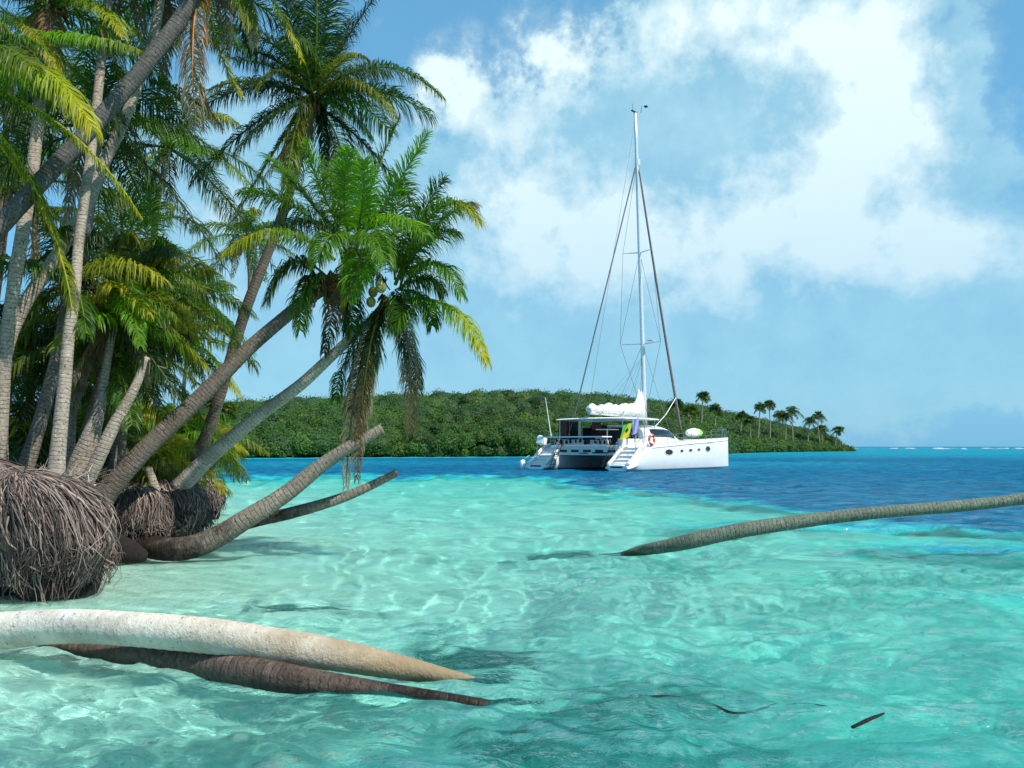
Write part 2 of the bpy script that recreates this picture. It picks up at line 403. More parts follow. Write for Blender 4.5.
vo = t.new('ShaderNodeTexVoronoi', feature='DISTANCE_TO_EDGE'); wpn = t.new('ShaderNodeTexNoise'); t.put(wpn.inputs['Vector'], pos); wpn.inputs['Scale'].default_value = 2.2; wpn.inputs['Detail'].default_value = 3
va = t.new('ShaderNodeVectorMath', operation='MULTIPLY_ADD'); t.put(va.inputs[0], wpn.outputs['Color']); va.inputs[1].default_value = (.55,.55,.0); t.put(va.inputs[2], t.mapping(pos, (1,.8,0)))
t.put(vo.inputs['Vector'], va.outputs[0]); vo.inputs['Scale'].default_value = 4.2
hb = t.math('ADD', t.step(vo.outputs['Distance'], 0, .22, 1, 0), t.math('MULTIPLY', t.noise(pos, 4, 5, .65), 1.6))
t.put(b.inputs['Normal'], t.bump(hb, .4, .05))
sb = polar(bf, azb, np.array(rb), 'seabed').build('seabed', m, smooth=True); tag(sb, kind='structure'); sb.cycles.is_caustics_receiver = True

# bank of sand and soil, cut by the sea
m, t, b = material('bank_soil')
geo = t.new('ShaderNodeNewGeometry'); pos = geo.outputs['Position']
s3 = t.new('ShaderNodeSeparateXYZ'); t.put(s3.inputs[0], pos)
nn = t.noise(pos, 6, 6, .7); n2 = t.noise(pos, 38, 4, .7)
soil = t.mix(nn, (.016,.011,.008), (.05,.034,.024))
litter = t.mix(t.step(n2, .4, .6), (.13,.075,.04), (.42,.33,.22))
t.put(b.inputs['Base Color'], t.mix(t.step(t.math('ADD', s3.outputs[2], t.math('MULTIPLY', nn, .3)), 1.05, 1.2), soil, litter))
b.inputs['Roughness'].default_value = 1
t.put(b.inputs['Normal'], t.bump(n2, .8, .05))
M['soil'] = m
S = spline(np.column_stack((SHORE, np.zeros(len(SHORE)))), .12)[:,:2]
off = [(-.25,-.9),(.22,-.5),(.30,.0),(.22,.35),(.14,.7),(.18,.92),(.32,1.02),(.7,1.06),(1.5,1.08),(3,1.12),(6,1.16),(14,1.3),(40,1.6),(90,2)]
rows = []
for o, z in off:
    inn = np.array((-1.0,.12)); inn /= np.linalg.norm(inn)
    tang = np.gradient(S, axis=0); nr = np.stack((tang[:,1]*-1, tang[:,0]),1); nr /= np.linalg.norm(nr,axis=1,keepdims=True)
    bl = min(1, o/3) if o > 0 else 0
    ds = nr*(1-bl)+inn*bl; ds /= np.linalg.norm(ds,axis=1,keepdims=True)
    p = S+ds*o; nz = (fbm(p[:,0]*2.2+o*3, p[:,1]*2.2, 4)-.5)
    rows.append(np.column_stack((p+nr*nz[:,None]*.35*(1-bl), np.full(len(S), z)+nz*.25*(z>0))))
rows = np.array(rows)
mb = MB(); mb.loft(rows, closed=False, cap=False)
bank = mb.build('ground', M['soil'], smooth=True); tag(bank, kind='structure')

# far island ground
m, t, b = material('island_soil'); t.put(b.inputs['Base Color'], (.10,.09,.05)); b.inputs['Roughness'].default_value = 1; M['isle'] = m
rows = []
I2 = spline(np.column_stack((ISLE, np.zeros(len(ISLE)))), 4)[:,:2]
for o, z in ((-3,-1.5),(0,.15),(3,.5),(12,1.0),(60,2.0),(110,.5),(130,-2)):
    sh = np.minimum(1, np.linspace(1,0,len(I2))**.5*3)
    rows.append(np.column_stack((I2[:,0]-o*.15*sh, I2[:,1]+o*sh, np.full(len(I2), z))))
mb = MB(); mb.loft(np.array(rows)[::-1], closed=False, cap=False)
tag(mb.build('island_shore', M['isle'], smooth=True), kind='structure')
# breakers on the reef at the horizon
foam = simple('foam_white', (.82,.85,.86), .9)
mb = MB(); fr_ = np.random.default_rng(8)
for k in range(46):
    Y = fr_.uniform(560, 900); px = fr_.uniform(690, 1080) if k < 80 else fr_.uniform(1080,1300)
    X = (px-512)/FPX*Y; L = fr_.uniform(1.5, 8); hh = fr_.uniform(.1,.4)
    n = 9; u = np.linspace(-1,1,n); prof = np.sqrt(1-u*u)
    rows = np.array([[(X+uu*L, Y+dy+fr_.normal()*.3, -.1+zz*hh*pp*fr_.uniform(.7,1.3)) for dy, zz in ((-2,0),(-.9,.8),(0,1.0),(1.6,0))] for uu, pp in zip(u, prof)])
    mb.loft(rows, closed=False, cap=False)
tag(mb.build('breaking_waves', foam), kind='stuff')
# ------------------------------------------------------------ plants
def leaf_material(name, rough=.42, trans=.35):
    m, t, b = material(name)
    c = t.attr('tint', 'Color'); pos = t.new('ShaderNodeNewGeometry').outputs['Position']
    n = t.noise(pos, 9, 2)
    c = t.mix(t.step(n, .3, .7, 0, .35, False), c, t.mix(1, c, (.6,.7,.5), 'MULTIPLY'))
    t.put(b.inputs['Base Color'], c); b.inputs['Roughness'].default_value = rough
    b.inputs['Specular IOR Level'].default_value = .25
    tl = t.new('ShaderNodeBsdfTranslucent'); t.put(tl.inputs[0], t.mix(1, c, (1.5,1.45,.6), 'MULTIPLY'))
    mx = t.new('ShaderNodeMixShader'); mx.inputs[0].default_value = trans
    t.l.new(b.outputs[0], mx.inputs[1]); t.l.new(tl.outputs[0], mx.inputs[2]); t.l.new(mx.outputs[0], t.n['Material Output'].inputs[0])
    return m
M['leaf'] = leaf_material('palm_leaf', .42, .42)
M['bush'] = leaf_material('mangrove_leaf', .6, .2)
def bark(name, c0, c1, cd, ring=19.0, blotch=0.0, lw=.5, hfm=1.0, end=None):
    m, t, b = material(name)
    pos = t.new('ShaderNodeTexCoord').outputs['Object']; al = t.attr('along')
    wob = t.noise(pos, 4, 3, .6)
    v = t.math('ADD', t.math('MULTIPLY', al, ring), t.math('MULTIPLY', wob, 1.6))
    fr = t.math('FRACT', v)
    line = t.math('MULTIPLY', t.step(t.math('ABSOLUTE', t.math('SUBTRACT', fr, .5)), .30, .5), t.step(t.noise(pos, 5, 3, .7), .25, .62))
    base = t.mix(t.noise(pos, 7, 6, .7), c0, c1)
    lich = t.step(t.noise(pos, 5, 5, .65), .56, .68)
    base = t.mix(t.math('MULTIPLY', lich, .5), base, tuple(min(.75,x*1.45) for x in c1))
    drk = t.step(t.noise(pos, 2.2, 4, .6), .5, .7)
    base = t.mix(t.math('MULTIPLY', drk, .4), base, cd)
    if blotch:
        sp = t.step(t.noise(pos, 22, 4, .75), .60, .66); base = t.mix(t.math('MULTIPLY', sp, blotch), base, cd)
    hf = t.noise(t.mapping(pos, (1,1,1)), 30, 5, .8)
    base = t.mix(t.step(hf, .46, .36, 0, hfm), base, cd); base = t.mix(t.math('MULTIPLY', t.step(hf, .56, .68), .75*hfm), base, tuple(min(.8, x*1.7) for x in c1))
    if end: base = t.mix(t.step(t.math('ADD', al, t.math('MULTIPLY', t.noise(pos, 4, 6, .75), 3.0)), end[0], end[1]), base, end[2])
    gz = t.new('ShaderNodeSeparateXYZ'); t.put(gz.inputs[0], t.new('ShaderNodeNewGeometry').outputs['Position'])
    wet = t.step(t.math('ADD', gz.outputs[2], t.math('MULTIPLY', t.noise(pos, 6, 4, .7), .12)), .06, .13, .72, 0)
    base = t.mix(wet, base, (.035,.030,.020))
    t.put(b.inputs['Base Color'], t.mix(t.math('MULTIPLY', line, lw), base, cd)); b.inputs['Roughness'].default_value = .45 if name.startswith('wet') else .95
    b.inputs['Specular IOR Level'].default_value = .15
    h = t.math('SUBTRACT', t.math('ADD', t.math('MULTIPLY', t.noise(pos, 40, 4, .7), .6), t.math('MULTIPLY', t.noise(pos, 10, 4, .7), 1.2)), t.math('MULTIPLY', line, lw*1.3))
    t.put(b.inputs['Normal'], t.bump(h, .8, .012))
    return m
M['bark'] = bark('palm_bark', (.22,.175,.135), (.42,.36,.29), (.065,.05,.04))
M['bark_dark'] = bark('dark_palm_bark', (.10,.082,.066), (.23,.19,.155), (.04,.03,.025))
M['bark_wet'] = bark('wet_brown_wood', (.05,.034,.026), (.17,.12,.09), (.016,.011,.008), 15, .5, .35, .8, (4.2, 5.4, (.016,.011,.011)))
M['bark_shadow'] = bark('shaded_palm_bark', (.06,.055,.05), (.15,.14,.128), (.025,.02,.018))  # the crown's shade on the leaning trunk is put into this darker colour
M['bark_brown'] = bark('brown_palm_bark', (.085,.066,.05), (.20,.16,.125), (.035,.026,.02))
M['bark_sunlit'] = bark('sunlit_palm_bark', (.33,.28,.22), (.56,.50,.42), (.10,.08,.06))  # sunshine on the slim leaning trunk is put into this paler colour
M['bark_fallen'] = bark('weathered_trunk_bark', (.15,.125,.10), (.31,.265,.21), (.05,.04,.03), 15, .3, .5, 1.0, (4.0, 2.5, (.022,.015,.012)))
M['bark_pale'] = bark('bleached_wood', (.60,.52,.42), (.78,.72,.62), (.17,.11,.07), 5.0, .8, .04, .25, (4.9, 7.6, (.30,.22,.13)))
M['bark_green'] = bark('grey_green_bark', (.085,.10,.075), (.21,.235,.18), (.05,.055,.045), 17, 0, .45)
m, t, b = material('root_fibre'); t.put(b.inputs['Base Color'], t.attr('tint','Color')); b.inputs['Roughness'].default_value = .9; M['root'] = m
M['rootcore'] = simple('root_mat', (.014,.010,.008), 1, var=.5, scale=14, bump=.8)
M['dry'] = simple('dry_frond_base', (.24,.14,.07), .9, var=.5, scale=20)
M['coconut'] = simple('coconut_husk', (.36,.33,.09), .5, var=.3, scale=10)

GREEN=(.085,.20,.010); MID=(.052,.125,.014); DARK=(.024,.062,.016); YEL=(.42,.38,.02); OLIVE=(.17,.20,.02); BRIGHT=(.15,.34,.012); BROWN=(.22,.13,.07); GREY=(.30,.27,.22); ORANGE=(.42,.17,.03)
DENS = 1.95
def frond(mb, p0, p1, p2, L=.5, n=46, col=GREEN, tip=None, width=.028, droop=.5, roll=0.0, seed=0, lift=.25, stem=None, tf=.5, sparse=0.0):
    """one pinnate palm leaf: a tapering stalk along a curve and n drooping leaflets on either side"""
    r = np.random.default_rng(seed+1000)
    p0, p1, p2 = [np.asarray(p, float) for p in (p0,p1,p2)]
    bz = lambda u: (1-u)**2*p0+2*u*(1-u)*p1+u*u*p2
    dz = lambda u: 2*(1-u)*(p1-p0)+2*u*(p2-p1)
    col = np.array(col); tip = col if tip is None else np.array(tip)
    length = np.linalg.norm(p1-p0)+np.linalg.norm(p2-p1)
    u = np.linspace(0,1,12)[:,None]; sc = stem if stem is not None else ((.07,.09,.025) if sum(col) < .13 else OLIVE if col[1] > col[0]*.9 else BROWN)
    mb.tube(bz(u), np.linspace(.030,.006,12)*min(1,length/2.4), 5, cap=False, tint=(*(np.array(sc)*1.3),1))
    for side in (-1, 1):
        n2_ = int(n*DENS); t_ = np.linspace(.12, 1.0, n2_)+r.normal(0,.004,n2_); t_ = np.clip(t_, .1, 1)
        if sparse: t_ = t_[r.random(n) > sparse]
        k = len(t_); t1 = t_[:,None]
        P = bz(t1); T = dz(t1); T /= np.maximum(np.linalg.norm(T,axis=1,keepdims=True),1e-6)
        up = np.tile(np.array((0,0,1.)), (k,1)); up[np.abs(T[:,2])>.95] = (0.3,.9,.3)
        S_ = np.cross(T, up); S_ /= np.maximum(np.linalg.norm(S_,axis=1,keepdims=True),1e-6); N = np.cross(S_, T)
        if roll: S_, N = S_*math.cos(roll)+N*math.sin(roll), N*math.cos(roll)-S_*math.sin(roll)
        l = L*1.22*np.clip(np.sin(PI*(t_*.80+.13)),.05,1)**.6*r.uniform(.82,1.1,k)
        fw = .35+.75*t_
        D = S_*side*1.0+T*fw[:,None]+N*lift+r.normal(0,.17,(k,3)); D /= np.linalg.norm(D,axis=1,keepdims=True)
        dn = np.array((0,0,-1.))
        D2 = D+dn*droop*r.uniform(.5,2.0,k)[:,None]; D2 /= np.linalg.norm(D2,axis=1,keepdims=True)
        D3 = D2+dn*droop*1.5; D3 /= np.linalg.norm(D3,axis=1,keepdims=True)
        q1 = P+D*(l*.35)[:,None]; q2 = q1+D2*(l*.38)[:,None]; q3 = q2+D3*(l*.27)[:,None]
        Wv = np.cross(D, N); Wv /= np.maximum(np.linalg.norm(Wv,axis=1,keepdims=True),1e-6)
        Wv = Wv*.8+N*.35*r.normal(0,1,(k,1)); w = width*.86*r.uniform(.8,1.2,k)[:,None]
        V = np.stack((P-Wv*w*.35, P+Wv*w*.35, q1-Wv*w*.5, q1+Wv*w*.5, q2-Wv*w*.33, q2+Wv*w*.33, q3), 1).reshape(-1,3)
        o = (np.arange(k)*7)[:,None]
        Q = np.concatenate((o+np.array([0,1,3,2]), o+np.array([2,3,5,4]))); Tt = o+np.array([4,5,6])
        f = np.clip((t_-tf)/(1.02-tf),0,1)[:,None]
        base = col*(1-f)+tip*f; base = base*r.uniform(.72,1.25,(k,1))
        C = np.repeat(base[:,None], 7, 1); C[:,6] = C[:,6]*.6+np.array((.13,.09,.03))*.5; C = C.reshape(-1,3)
        mb.add(V, Q, Tt, tint=np.column_stack((C, np.ones(len(C)))), along=np.zeros(len(V)))

def crown_generic(mb, c, axis, nf, R, seed, cols=(GREEN,MID,DARK,OLIVE), L=.5, dead=2, nl=34, width=.034, droop=.55, up=1.25, low=.75):
    r = np.random.default_rng(seed); c = np.asarray(c, float); axis = np.asarray(axis,float); axis /= np.linalg.norm(axis)
    for k in range(nf):
        a = k*2.39996+r.normal()*.2; f = k/nf; e = up-f*(up+low)+r.normal()*.1     # young fronds stand up, old ones hang
        d = np.array((math.cos(a)*math.cos(e), math.sin(a)*math.cos(e), math.sin(e)))+axis*.25; d /= np.linalg.norm(d)
        hz = np.array((math.cos(a), math.sin(a), 0)); RR = R*r.uniform(.82,1.1)
        p1 = c+d*RR*.55; p2 = p1+(d*.45+hz*.4*(e<1.1)+np.array((0,0,-.55-.5*f)))*RR*.62
        cl = cols[int(r.integers(len(cols)))]; tp = None
        if r.random() < .35: tp = OLIVE
        if r.random() < .12: tp = YEL
        frond(mb, c, p1, p2, L*1.12*RR/R, int(nl*1.15), cl, tp, width*.78, droop*r.uniform(1.2,2.2), r.normal()*.35, seed*100+k, lift=.08)
    for k in range(dead):
        a = r.uniform(0,2*PI); p1 = c+np.array((math.cos(a)*.35,math.sin(a)*.35,-.2)); p2 = p1+np.array((math.cos(a)*.15,math.sin(a)*.15,-R*.55))
        frond(mb, c, p1, p2, L*.6, int(nl*.8), BROWN, GREY, width*.8, 1.0, 0, seed*77+k, lift=0)
def shag(mb, c, r0, seed, n=40):
    """fibrous leaf bases at the top of a trunk"""
    r = np.random.default_rng(seed); c = np.asarray(c,float)
    for k in range(n):
        a = r.uniform(0,2*PI); d = np.array((math.cos(a),math.sin(a),r.uniform(-.6,1.0))); d /= np.linalg.norm(d)
        L = r.uniform(1.2,2.6)*r0; p = c+d*r0*.5; q = p+d*L*.6+np.array((0,0,.1*L)); s = q+d*L*.3+np.array((0,0,-L*.5))
        cc = np.array((BROWN,ORANGE,OLIVE,(.10,.07,.04))[int(r.integers(4))])*r.uniform(.5,1)
        mb.tube(np.array((p,q,s)), (r0*.28,r0*.2,r0*.08), 4, cap=False, tint=(*cc,1))

def trunk_mb(rows, step=.045, flare=0.0, n=14, seed=0):
    """rows of (px, py, Y, r_px): returns builder, the resampled path"""
    P = [(*at(a,b_,Y), r_*Y/FPX) for a,b_,Y,r_ in rows]
    Sx = spline(P, step); r = Sx[:,3].copy()
    L = np.arange(len(r))*step
    if flare: r *= 1+flare*np.exp(-L/.22)
    rs = np.random.default_rng(seed); ph = rs.uniform(0,6,3)
    rip = lambda i, a: 1+.045*((i*step/.085+.25*np.sin(a+ph[0]))%1-.5)+.03*np.sin(2*a+ph[1]+i*.03)+.02*np.sin(3*a+i*.11)
    wob = np.column_stack((np.sin(L*1.9+ph[0]),np.sin(L*1.4+ph[1]),np.sin(L*2.3+ph[2])))*.012
    mb = MB(); mb.tube(Sx[:,:3]+wob, r, n, ripple=rip); return mb, Sx
def down(rows, z=1.0):
    """add a base row that carries the first control point down into the ground"""
    a, b_, Y, r_ = rows[0]; p = at(a,b_,Y); q = at(rows[1][0],rows[1][1],rows[1][2]); d = (p-q); d /= abs(d[2]) if abs(d[2])>.2 else .2
    g = p+d*max(0, p[2]-z)*.9; g[2] = min(z, p[2]-.05)
    w = g-np.array((0,0,CAMH)); k = w[1]
    # back to pixel coordinates of that depth
    for _ in range(1):
        f_ = w[1]*math.cos(PITCH)+w[2]*math.sin(PITCH); u_ = -w[1]*math.sin(PITCH)+w[2]*math.cos(PITCH)
        px, py = 512+FPX*w[0]/f_, 384-FPX*u_/f_
    return [(px,py,k,r_*Y/k*1.05)]+rows

def palm(label, rows, mat='bark', slim=.80, group='coconut palms of the grove', gen=None, fronds=None, ground=1.0, flare=.35, nuts=None, sh=30, seed=0, name='coconut_palm', kids=False, nbark=14):
    rows = down([(x[0],x[1],x[2],x[3]*slim) for x in rows], ground)
    mb, Sx = trunk_mb(rows, flare=flare, seed=seed, n=nbark)
    base = Sx[0,:3].copy(); root = empty(name, base, label, 'palm tree', group)
    part(mb, 'trunk', M[mat], root, smooth=True)
    top = Sx[-1,:3]; ax = Sx[-1,:3]-Sx[-8,:3]
    if gen or fronds or sh:
        cm = MB()
        if sh: shag(cm, top, Sx[-1,3]*1.5, seed+3, sh)
        if gen: crown_generic(cm, top, ax, seed=seed+40, **gen)
        part(cm, 'crown', M['leaf'], root)
    if fronds:
        for k, f in enumerate(fronds):
            f = dict(f); f['width'] = f.get('width', .028)*.8; f['n'] = int(f.get('n', 46)*1.3); f['droop'] = f.get('droop', .5)*1.35; fb = MB(); P = f.pop('P'); lab = f.pop('label', None)
            frond(fb, *[at(*p) for p in P], seed=seed*50+k, **f)
            o = part(fb, 'frond', M['leaf'], root)
            if lab: o['label'] = lab
    if nuts:
        for (a,b_,Y,r_) in nuts:
            nb = MB(); c = at(a,b_,Y); R = r_*Y/FPX
            nb.lathe([(0.001,-1.15*R),(.5*R,-1.0*R),(.85*R,-.6*R),(R,0),(.88*R,.55*R),(.5*R,.95*R),(.12*R,1.1*R),(.001,1.1*R)], 14, c)
            nb.tube(np.array((c+(0,0,R), c+(0,.03,R*2.4))), .012, 5)
            part(nb, 'coconut', M['coconut'], root, smooth=True)
    return root

G = lambda n,R,**k: dict(nf=n, R=R, **k)
# ------------------------------------------------------------ the grove
# the dark leaning trunk that crosses everything at upper left
palm('shaded leaning palm trunk crossing the upper left corner diagonally in front of the others',
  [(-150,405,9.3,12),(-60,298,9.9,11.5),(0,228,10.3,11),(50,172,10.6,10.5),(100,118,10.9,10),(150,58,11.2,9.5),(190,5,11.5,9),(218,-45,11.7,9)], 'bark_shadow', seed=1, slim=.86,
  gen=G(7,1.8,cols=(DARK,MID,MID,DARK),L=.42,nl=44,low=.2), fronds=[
   dict(P=[(214,-40,11.7),(270,-30,11.4),(302,60,11.2)], L=.20, n=40, col=GREEN, tip=YEL, droop=.5, tf=.1, lift=.1),
   dict(P=[(214,-40,11.7),(240,-10,11.5),(252,28,11.3)], L=.36, n=40, col=MID, tip=OLIVE, droop=.6),
   dict(P=[(205,-30,11.7),(186,20,11.4),(196,125,11.3)], L=.45, n=40, col=ORANGE, tip=GREY, droop=.9, lift=0, label='dried orange brown frond hanging straight down', stem=ORANGE, tf=.2),
   dict(P=[(205,-30,12.5),(170,60,12.4),(222,128,12.2)], L=.3, n=26, col=ORANGE, tip=BROWN, droop=.8, lift=0, label='bent orange frond stalk'),
   dict(P=[(205,-20,12.2),(215,60,12.1),(242,96,12)], L=.22, n=30, col=GREEN, tip=YEL, droop=.6, tf=.2),
  ])
palm('slanting palm trunk with pale ring scars crossing below the dark leaning trunk',
  [(-1,470,11.5,9),(2,400,11.5,8.5),(9,345,11.6,8),(30,295,11.7,8),(60,250,11.9,7.8),(85,208,12,7.5),(102,168,12.2,7.2),(120,130,12.4,7),(137,88,12.6,6.6),(152,42,12.8,6.5),(162,-12,13,6.3)], seed=2,
  gen=G(10,2.0,cols=(DARK,MID,GREEN),L=.45,nl=38,low=.25))
palm('leftmost tall palm with a pale grey trunk at the edge of the photo',
  [(-8,480,11,9.5),(-1,430,11,9),(4,370,11,8.5),(12,310,11,8),(20,250,11,8),(29,185,11.2,7.8),(38,120,11.4,7.2),(46,60,11.6,6.5),(51,8,11.8,6.3)], seed=3,
  gen=G(9,1.9,cols=(MID,GREEN,DARK,BRIGHT),L=.45,nl=40,low=.2), fronds=[
   dict(P=[(52,8,11.8),(100,-10,11.2),(123,36,10.9)], L=.25, n=44, col=GREEN, tip=YEL, droop=.5, tf=.2),
   dict(P=[(30,38,11.6),(90,30,11.0),(140,50,10.6)], L=.30, n=52, col=BRIGHT, tip=OLIVE, droop=1.1, tf=.3, lift=0),
   dict(P=[(15,20,11.5),(40,30,11.2),(62,78,11.0)], L=.25, n=30, col=OLIVE, tip=YEL, droop=.8, tf=.2),
  ])
palm('short crowned palm leaning in from beyond the left edge with broad yellow green fronds',
  [(-70,480,10.4,8),(-62,380,10.4,7),(-56,260,10.4,6.5),(-50,150,10.4,6),(-46,70,10.4,6)], seed=4, gen=G(7,1.5,cols=(MID,GREEN),L=.4,low=.3), fronds=[
   dict(P=[(-46,66,10.4),(50,34,9.9),(92,128,9.7)], L=.50, n=84, col=BRIGHT, tip=YEL, droop=.75, width=.034, tf=.2, lift=.0, label='broad yellow green frond arching over the pale trunk', stem=YEL),
   dict(P=[(-46,80,10.4),(70,100,10.2),(140,215,10.5)], L=.24, n=60, col=GREEN, tip=YEL, droop=.7, tf=.3, lift=0, stem=YEL),
   dict(P=[(-46,90,10.4),(30,150,10.2),(58,245,10.4)], L=.30, n=44, col=GREEN, tip=OLIVE, droop=.6, tf=.3, stem=YEL),
   dict(P=[(-46,90,10.4),(60,200,10.6),(72,310,10.6)], L=.30, n=44, col=OLIVE, tip=YEL, droop=.7, tf=.3, stem=YEL),
   dict(P=[(-46,70,10.4),(-10,20,10.4),(45,48,10.3)], L=.30, n=44, col=MID, tip=GREEN, droop=.6)])
palm('upright palm trunk standing alone on the root covered bank left of the swollen trunk',
  [(57,478,10.5,10),(60,430,10.6,9),(63,390,10.7,8.3),(67,340,10.9,7.6),(75,290,11.1,7),(80,240,11.4,6.5),(86,190,11.6,6.2),(92,140,11.9,6),(98,92,12.1,5.8),(103,48,12.4,5.6),(108,0,12.6,5.5),(112,-40,12.8,5.5)], seed=5,
  gen=G(9,2.0,cols=(DARK,MID,GREEN),L=.45,nl=38,low=.2))
palm('thin palm trunk running close behind the upright one', [(72,440,13,5),(75,380,13,5),(80,300,13.2,4.8),(87,245,13.5,4.5),(93,195,13.8,4.5),(97,130,14,4.5)], seed=6, gen=G(15,2.3,cols=(DARK,MID),L=.5))
palm('brown weathered trunk leaning right behind the upright palm', [(24,475,11.5,10),(38,432,11.6,9),(48,392,11.7,8.5),(56,355,11.9,7.8),(64,312,12.1,7),(70,290,12.2,7)], 'bark_dark', seed=7, gen=G(14,1.7,cols=(DARK,MID,OLIVE),L=.4,dead=3))
palm('palm with a swollen pale trunk base and a bright low crown',
  [(77,478,12,17),(84,455,12,14.5),(93,430,12,10.5),(101,402,12.1,7),(106,370,12.2,5.5),(111,340,12.3,5),(115,322,12.3,5)], seed=8, flare=0, gen=G(10,1.15,cols=(GREEN,BRIGHT,OLIVE),L=.33,dead=4,nl=36), fronds=[
   dict(P=[(116,318,12.3),(95,285,12),(78,302,11.8)], L=.22, n=36, col=YEL, tip=YEL, droop=.7),
   dict(P=[(116,318,12.3),(120,270,12),(148,315,11.6)], L=.30, n=44, col=BRIGHT, tip=YEL, droop=.7, tf=.6),
   dict(P=[(116,318,12.3),(130,280,11.8),(140,345,11.4)], L=.26, n=44, col=BRIGHT, tip=GREEN, droop=.7)])
palm('thin dark trunk squeezed behind the swollen pale base', [(80,452,12.8,4.5),(90,410,12.9,4.2),(99,375,13,4),(106,345,13.1,4)], 'bark_dark', seed=9, gen=G(12,1.4,cols=(DARK,MID),L=.35))
palm('pale leaning palm trunk with a broken top and no crown', [(86,482,11.7,9),(98,458,11.7,8.5),(112,428,11.8,8),(127,402,11.9,6.5),(138,380,12,5.5),(147,358,12.1,5)], seed=10, sh=0, name='dead_palm_trunk', flare=.1)
palm('dark bending trunk whose tall crown fills the gap left of the sky', [(112,465,13.5,5),(120,420,13.6,4.8),(134,385,13.7,4.5),(147,352,13.8,4.2),(149,325,13.8,4.2),(143,290,13.9,4.5)], 'bark_dark', seed=11,
  gen=G(16,1.75,cols=(MID,GREEN,DARK,OLIVE),L=.42,dead=3,nl=40), fronds=[
   dict(P=[(143,290,13.9),(165,255,13.6),(205,292,13.3)], L=.3, n=44, col=GREEN, tip=OLIVE, droop=.8),
   dict(P=[(143,290,13.9),(160,248,13.6),(180,262,13.5)], L=.2, n=34, col=OLIVE, tip=YEL, droop=.7),
   dict(P=[(143,290,13.9),(150,215,13.7),(150,185,13.8)], L=.4, n=44, col=GREEN, tip=GREEN, droop=.4)])
palm('slim brown trunk between the broken trunk and the yellow green understorey', [(121,455,13.2,4.5),(125,415,13.3,4.2),(124,385,13.4,4),(132,345,13.6,4)], 'bark_dark', seed=12, gen=G(12,1.3,cols=(DARK,MID),L=.35))
# the two palms that lean out over the water
HI = 12.9
palm('thick dark palm leaning out over the water with a bright green crown',
  [(100,500,12,15),(120,477,12,13),(150,444,12.1,12.5),(200,397,12.3,11.5),(245,352,12.5,10),(280,322,12.7,9.2),(305,302,12.85,9),(322,290,12.9,9.5)], 'bark_brown', seed=13, slim=.74, ground=.8, nbark=18, sh=70, fronds=[
   dict(P=[(335,260,HI),(275,205,12.2),(222,254,11.8)], L=.34, n=60, col=GREEN, tip=YEL, droop=1.0, tf=.35, lift=0, stem=YEL),
   dict(P=[(325,275,HI),(290,240,12.8),(268,300,12.6)], L=.45, n=50, col=DARK, tip=MID, droop=.7),
   dict(P=[(325,275,HI),(300,270,12.6),(300,330,12.4)], L=.35, n=44, col=MID, tip=GREEN, droop=.7),
   dict(P=[(345,255,HI),(295,190,12.6),(243,192,12.4)], L=.46, n=54, col=MID, tip=GREEN, droop=.5),
   dict(P=[(345,245,HI),(310,200,12.9),(272,160,13.2)], L=.5, n=54, col=MID, tip=GREEN, droop=.25),
   dict(P=[(345,240,HI),(320,190,12.7),(305,145,12.6)], L=.42, n=50, col=GREEN, tip=BRIGHT, droop=.3),
   dict(P=[(350,245,HI),(338,185,12.4),(350,150,12.2)], L=.28, n=54, col=BRIGHT, tip=BRIGHT, droop=.25, roll=.3),
   dict(P=[(355,245,HI),(366,200,12.1),(364,160,11.9)], L=.27, n=54, col=BRIGHT, tip=BRIGHT, droop=.2),
   dict(P=[(355,240,HI),(372,175,12.8),(400,118,12.9)], L=.30, n=50, col=GREEN, tip=MID, droop=.2),
   dict(P=[(360,240,HI),(390,200,12.6),(428,132,12.4)], L=.32, n=54, col=BRIGHT, tip=BRIGHT, droop=.15),
   dict(P=[(350,260,HI),(370,235,12),(350,300,11.8)], L=.40, n=50, col=BRIGHT, tip=GREEN, droop=.7),
   dict(P=[(355,250,HI),(372,215,11.9),(385,262,11.6)], L=.40, n=50, col=GREEN, tip=GREEN, droop=.6),
   dict(P=[(345,250,HI),(330,215,12),(318,262,11.8)], L=.40, n=50, col=GREEN, tip=GREEN, droop=.6),
   dict(P=[(360,235,HI),(400,205,12.4),(425,235,12.1)], L=.42, n=54, col=BRIGHT, tip=GREEN, droop=.5),
   dict(P=[(350,250,HI),(372,245,12),(345,300,11.9)], L=.35, n=50, col=OLIVE, tip=YEL, droop=.5, stem=ORANGE, label='yellow orange frond folded down by the trunk top'),
   dict(P=[(332,282,HI),(338,300,12.7),(324,352,12.6)], L=.28, n=34, col=BROWN, tip=DARK, droop=1.2, lift=0, label='short dried frond hanging under the crown'),
   dict(P=[(340,250,HI),(350,300,12.9),(352,330,12.9)], L=.4, n=40, col=DARK, tip=MID, droop=.9),
   dict(P=[(350,245,HI),(385,235,13.4),(405,270,13.4)], L=.45, n=44, col=DARK, tip=MID, droop=.6),
   dict(P=[(350,240,HI),(340,200,13.6),(330,165,13.8)], L=.45, n=44, col=DARK, tip=MID, droop=.3),
   dict(P=[(350,240,HI),(310,215,13.6),(280,225,13.8)], L=.45, n=44, col=DARK, tip=MID, droop=.5),
  ])
HJ = 13.4
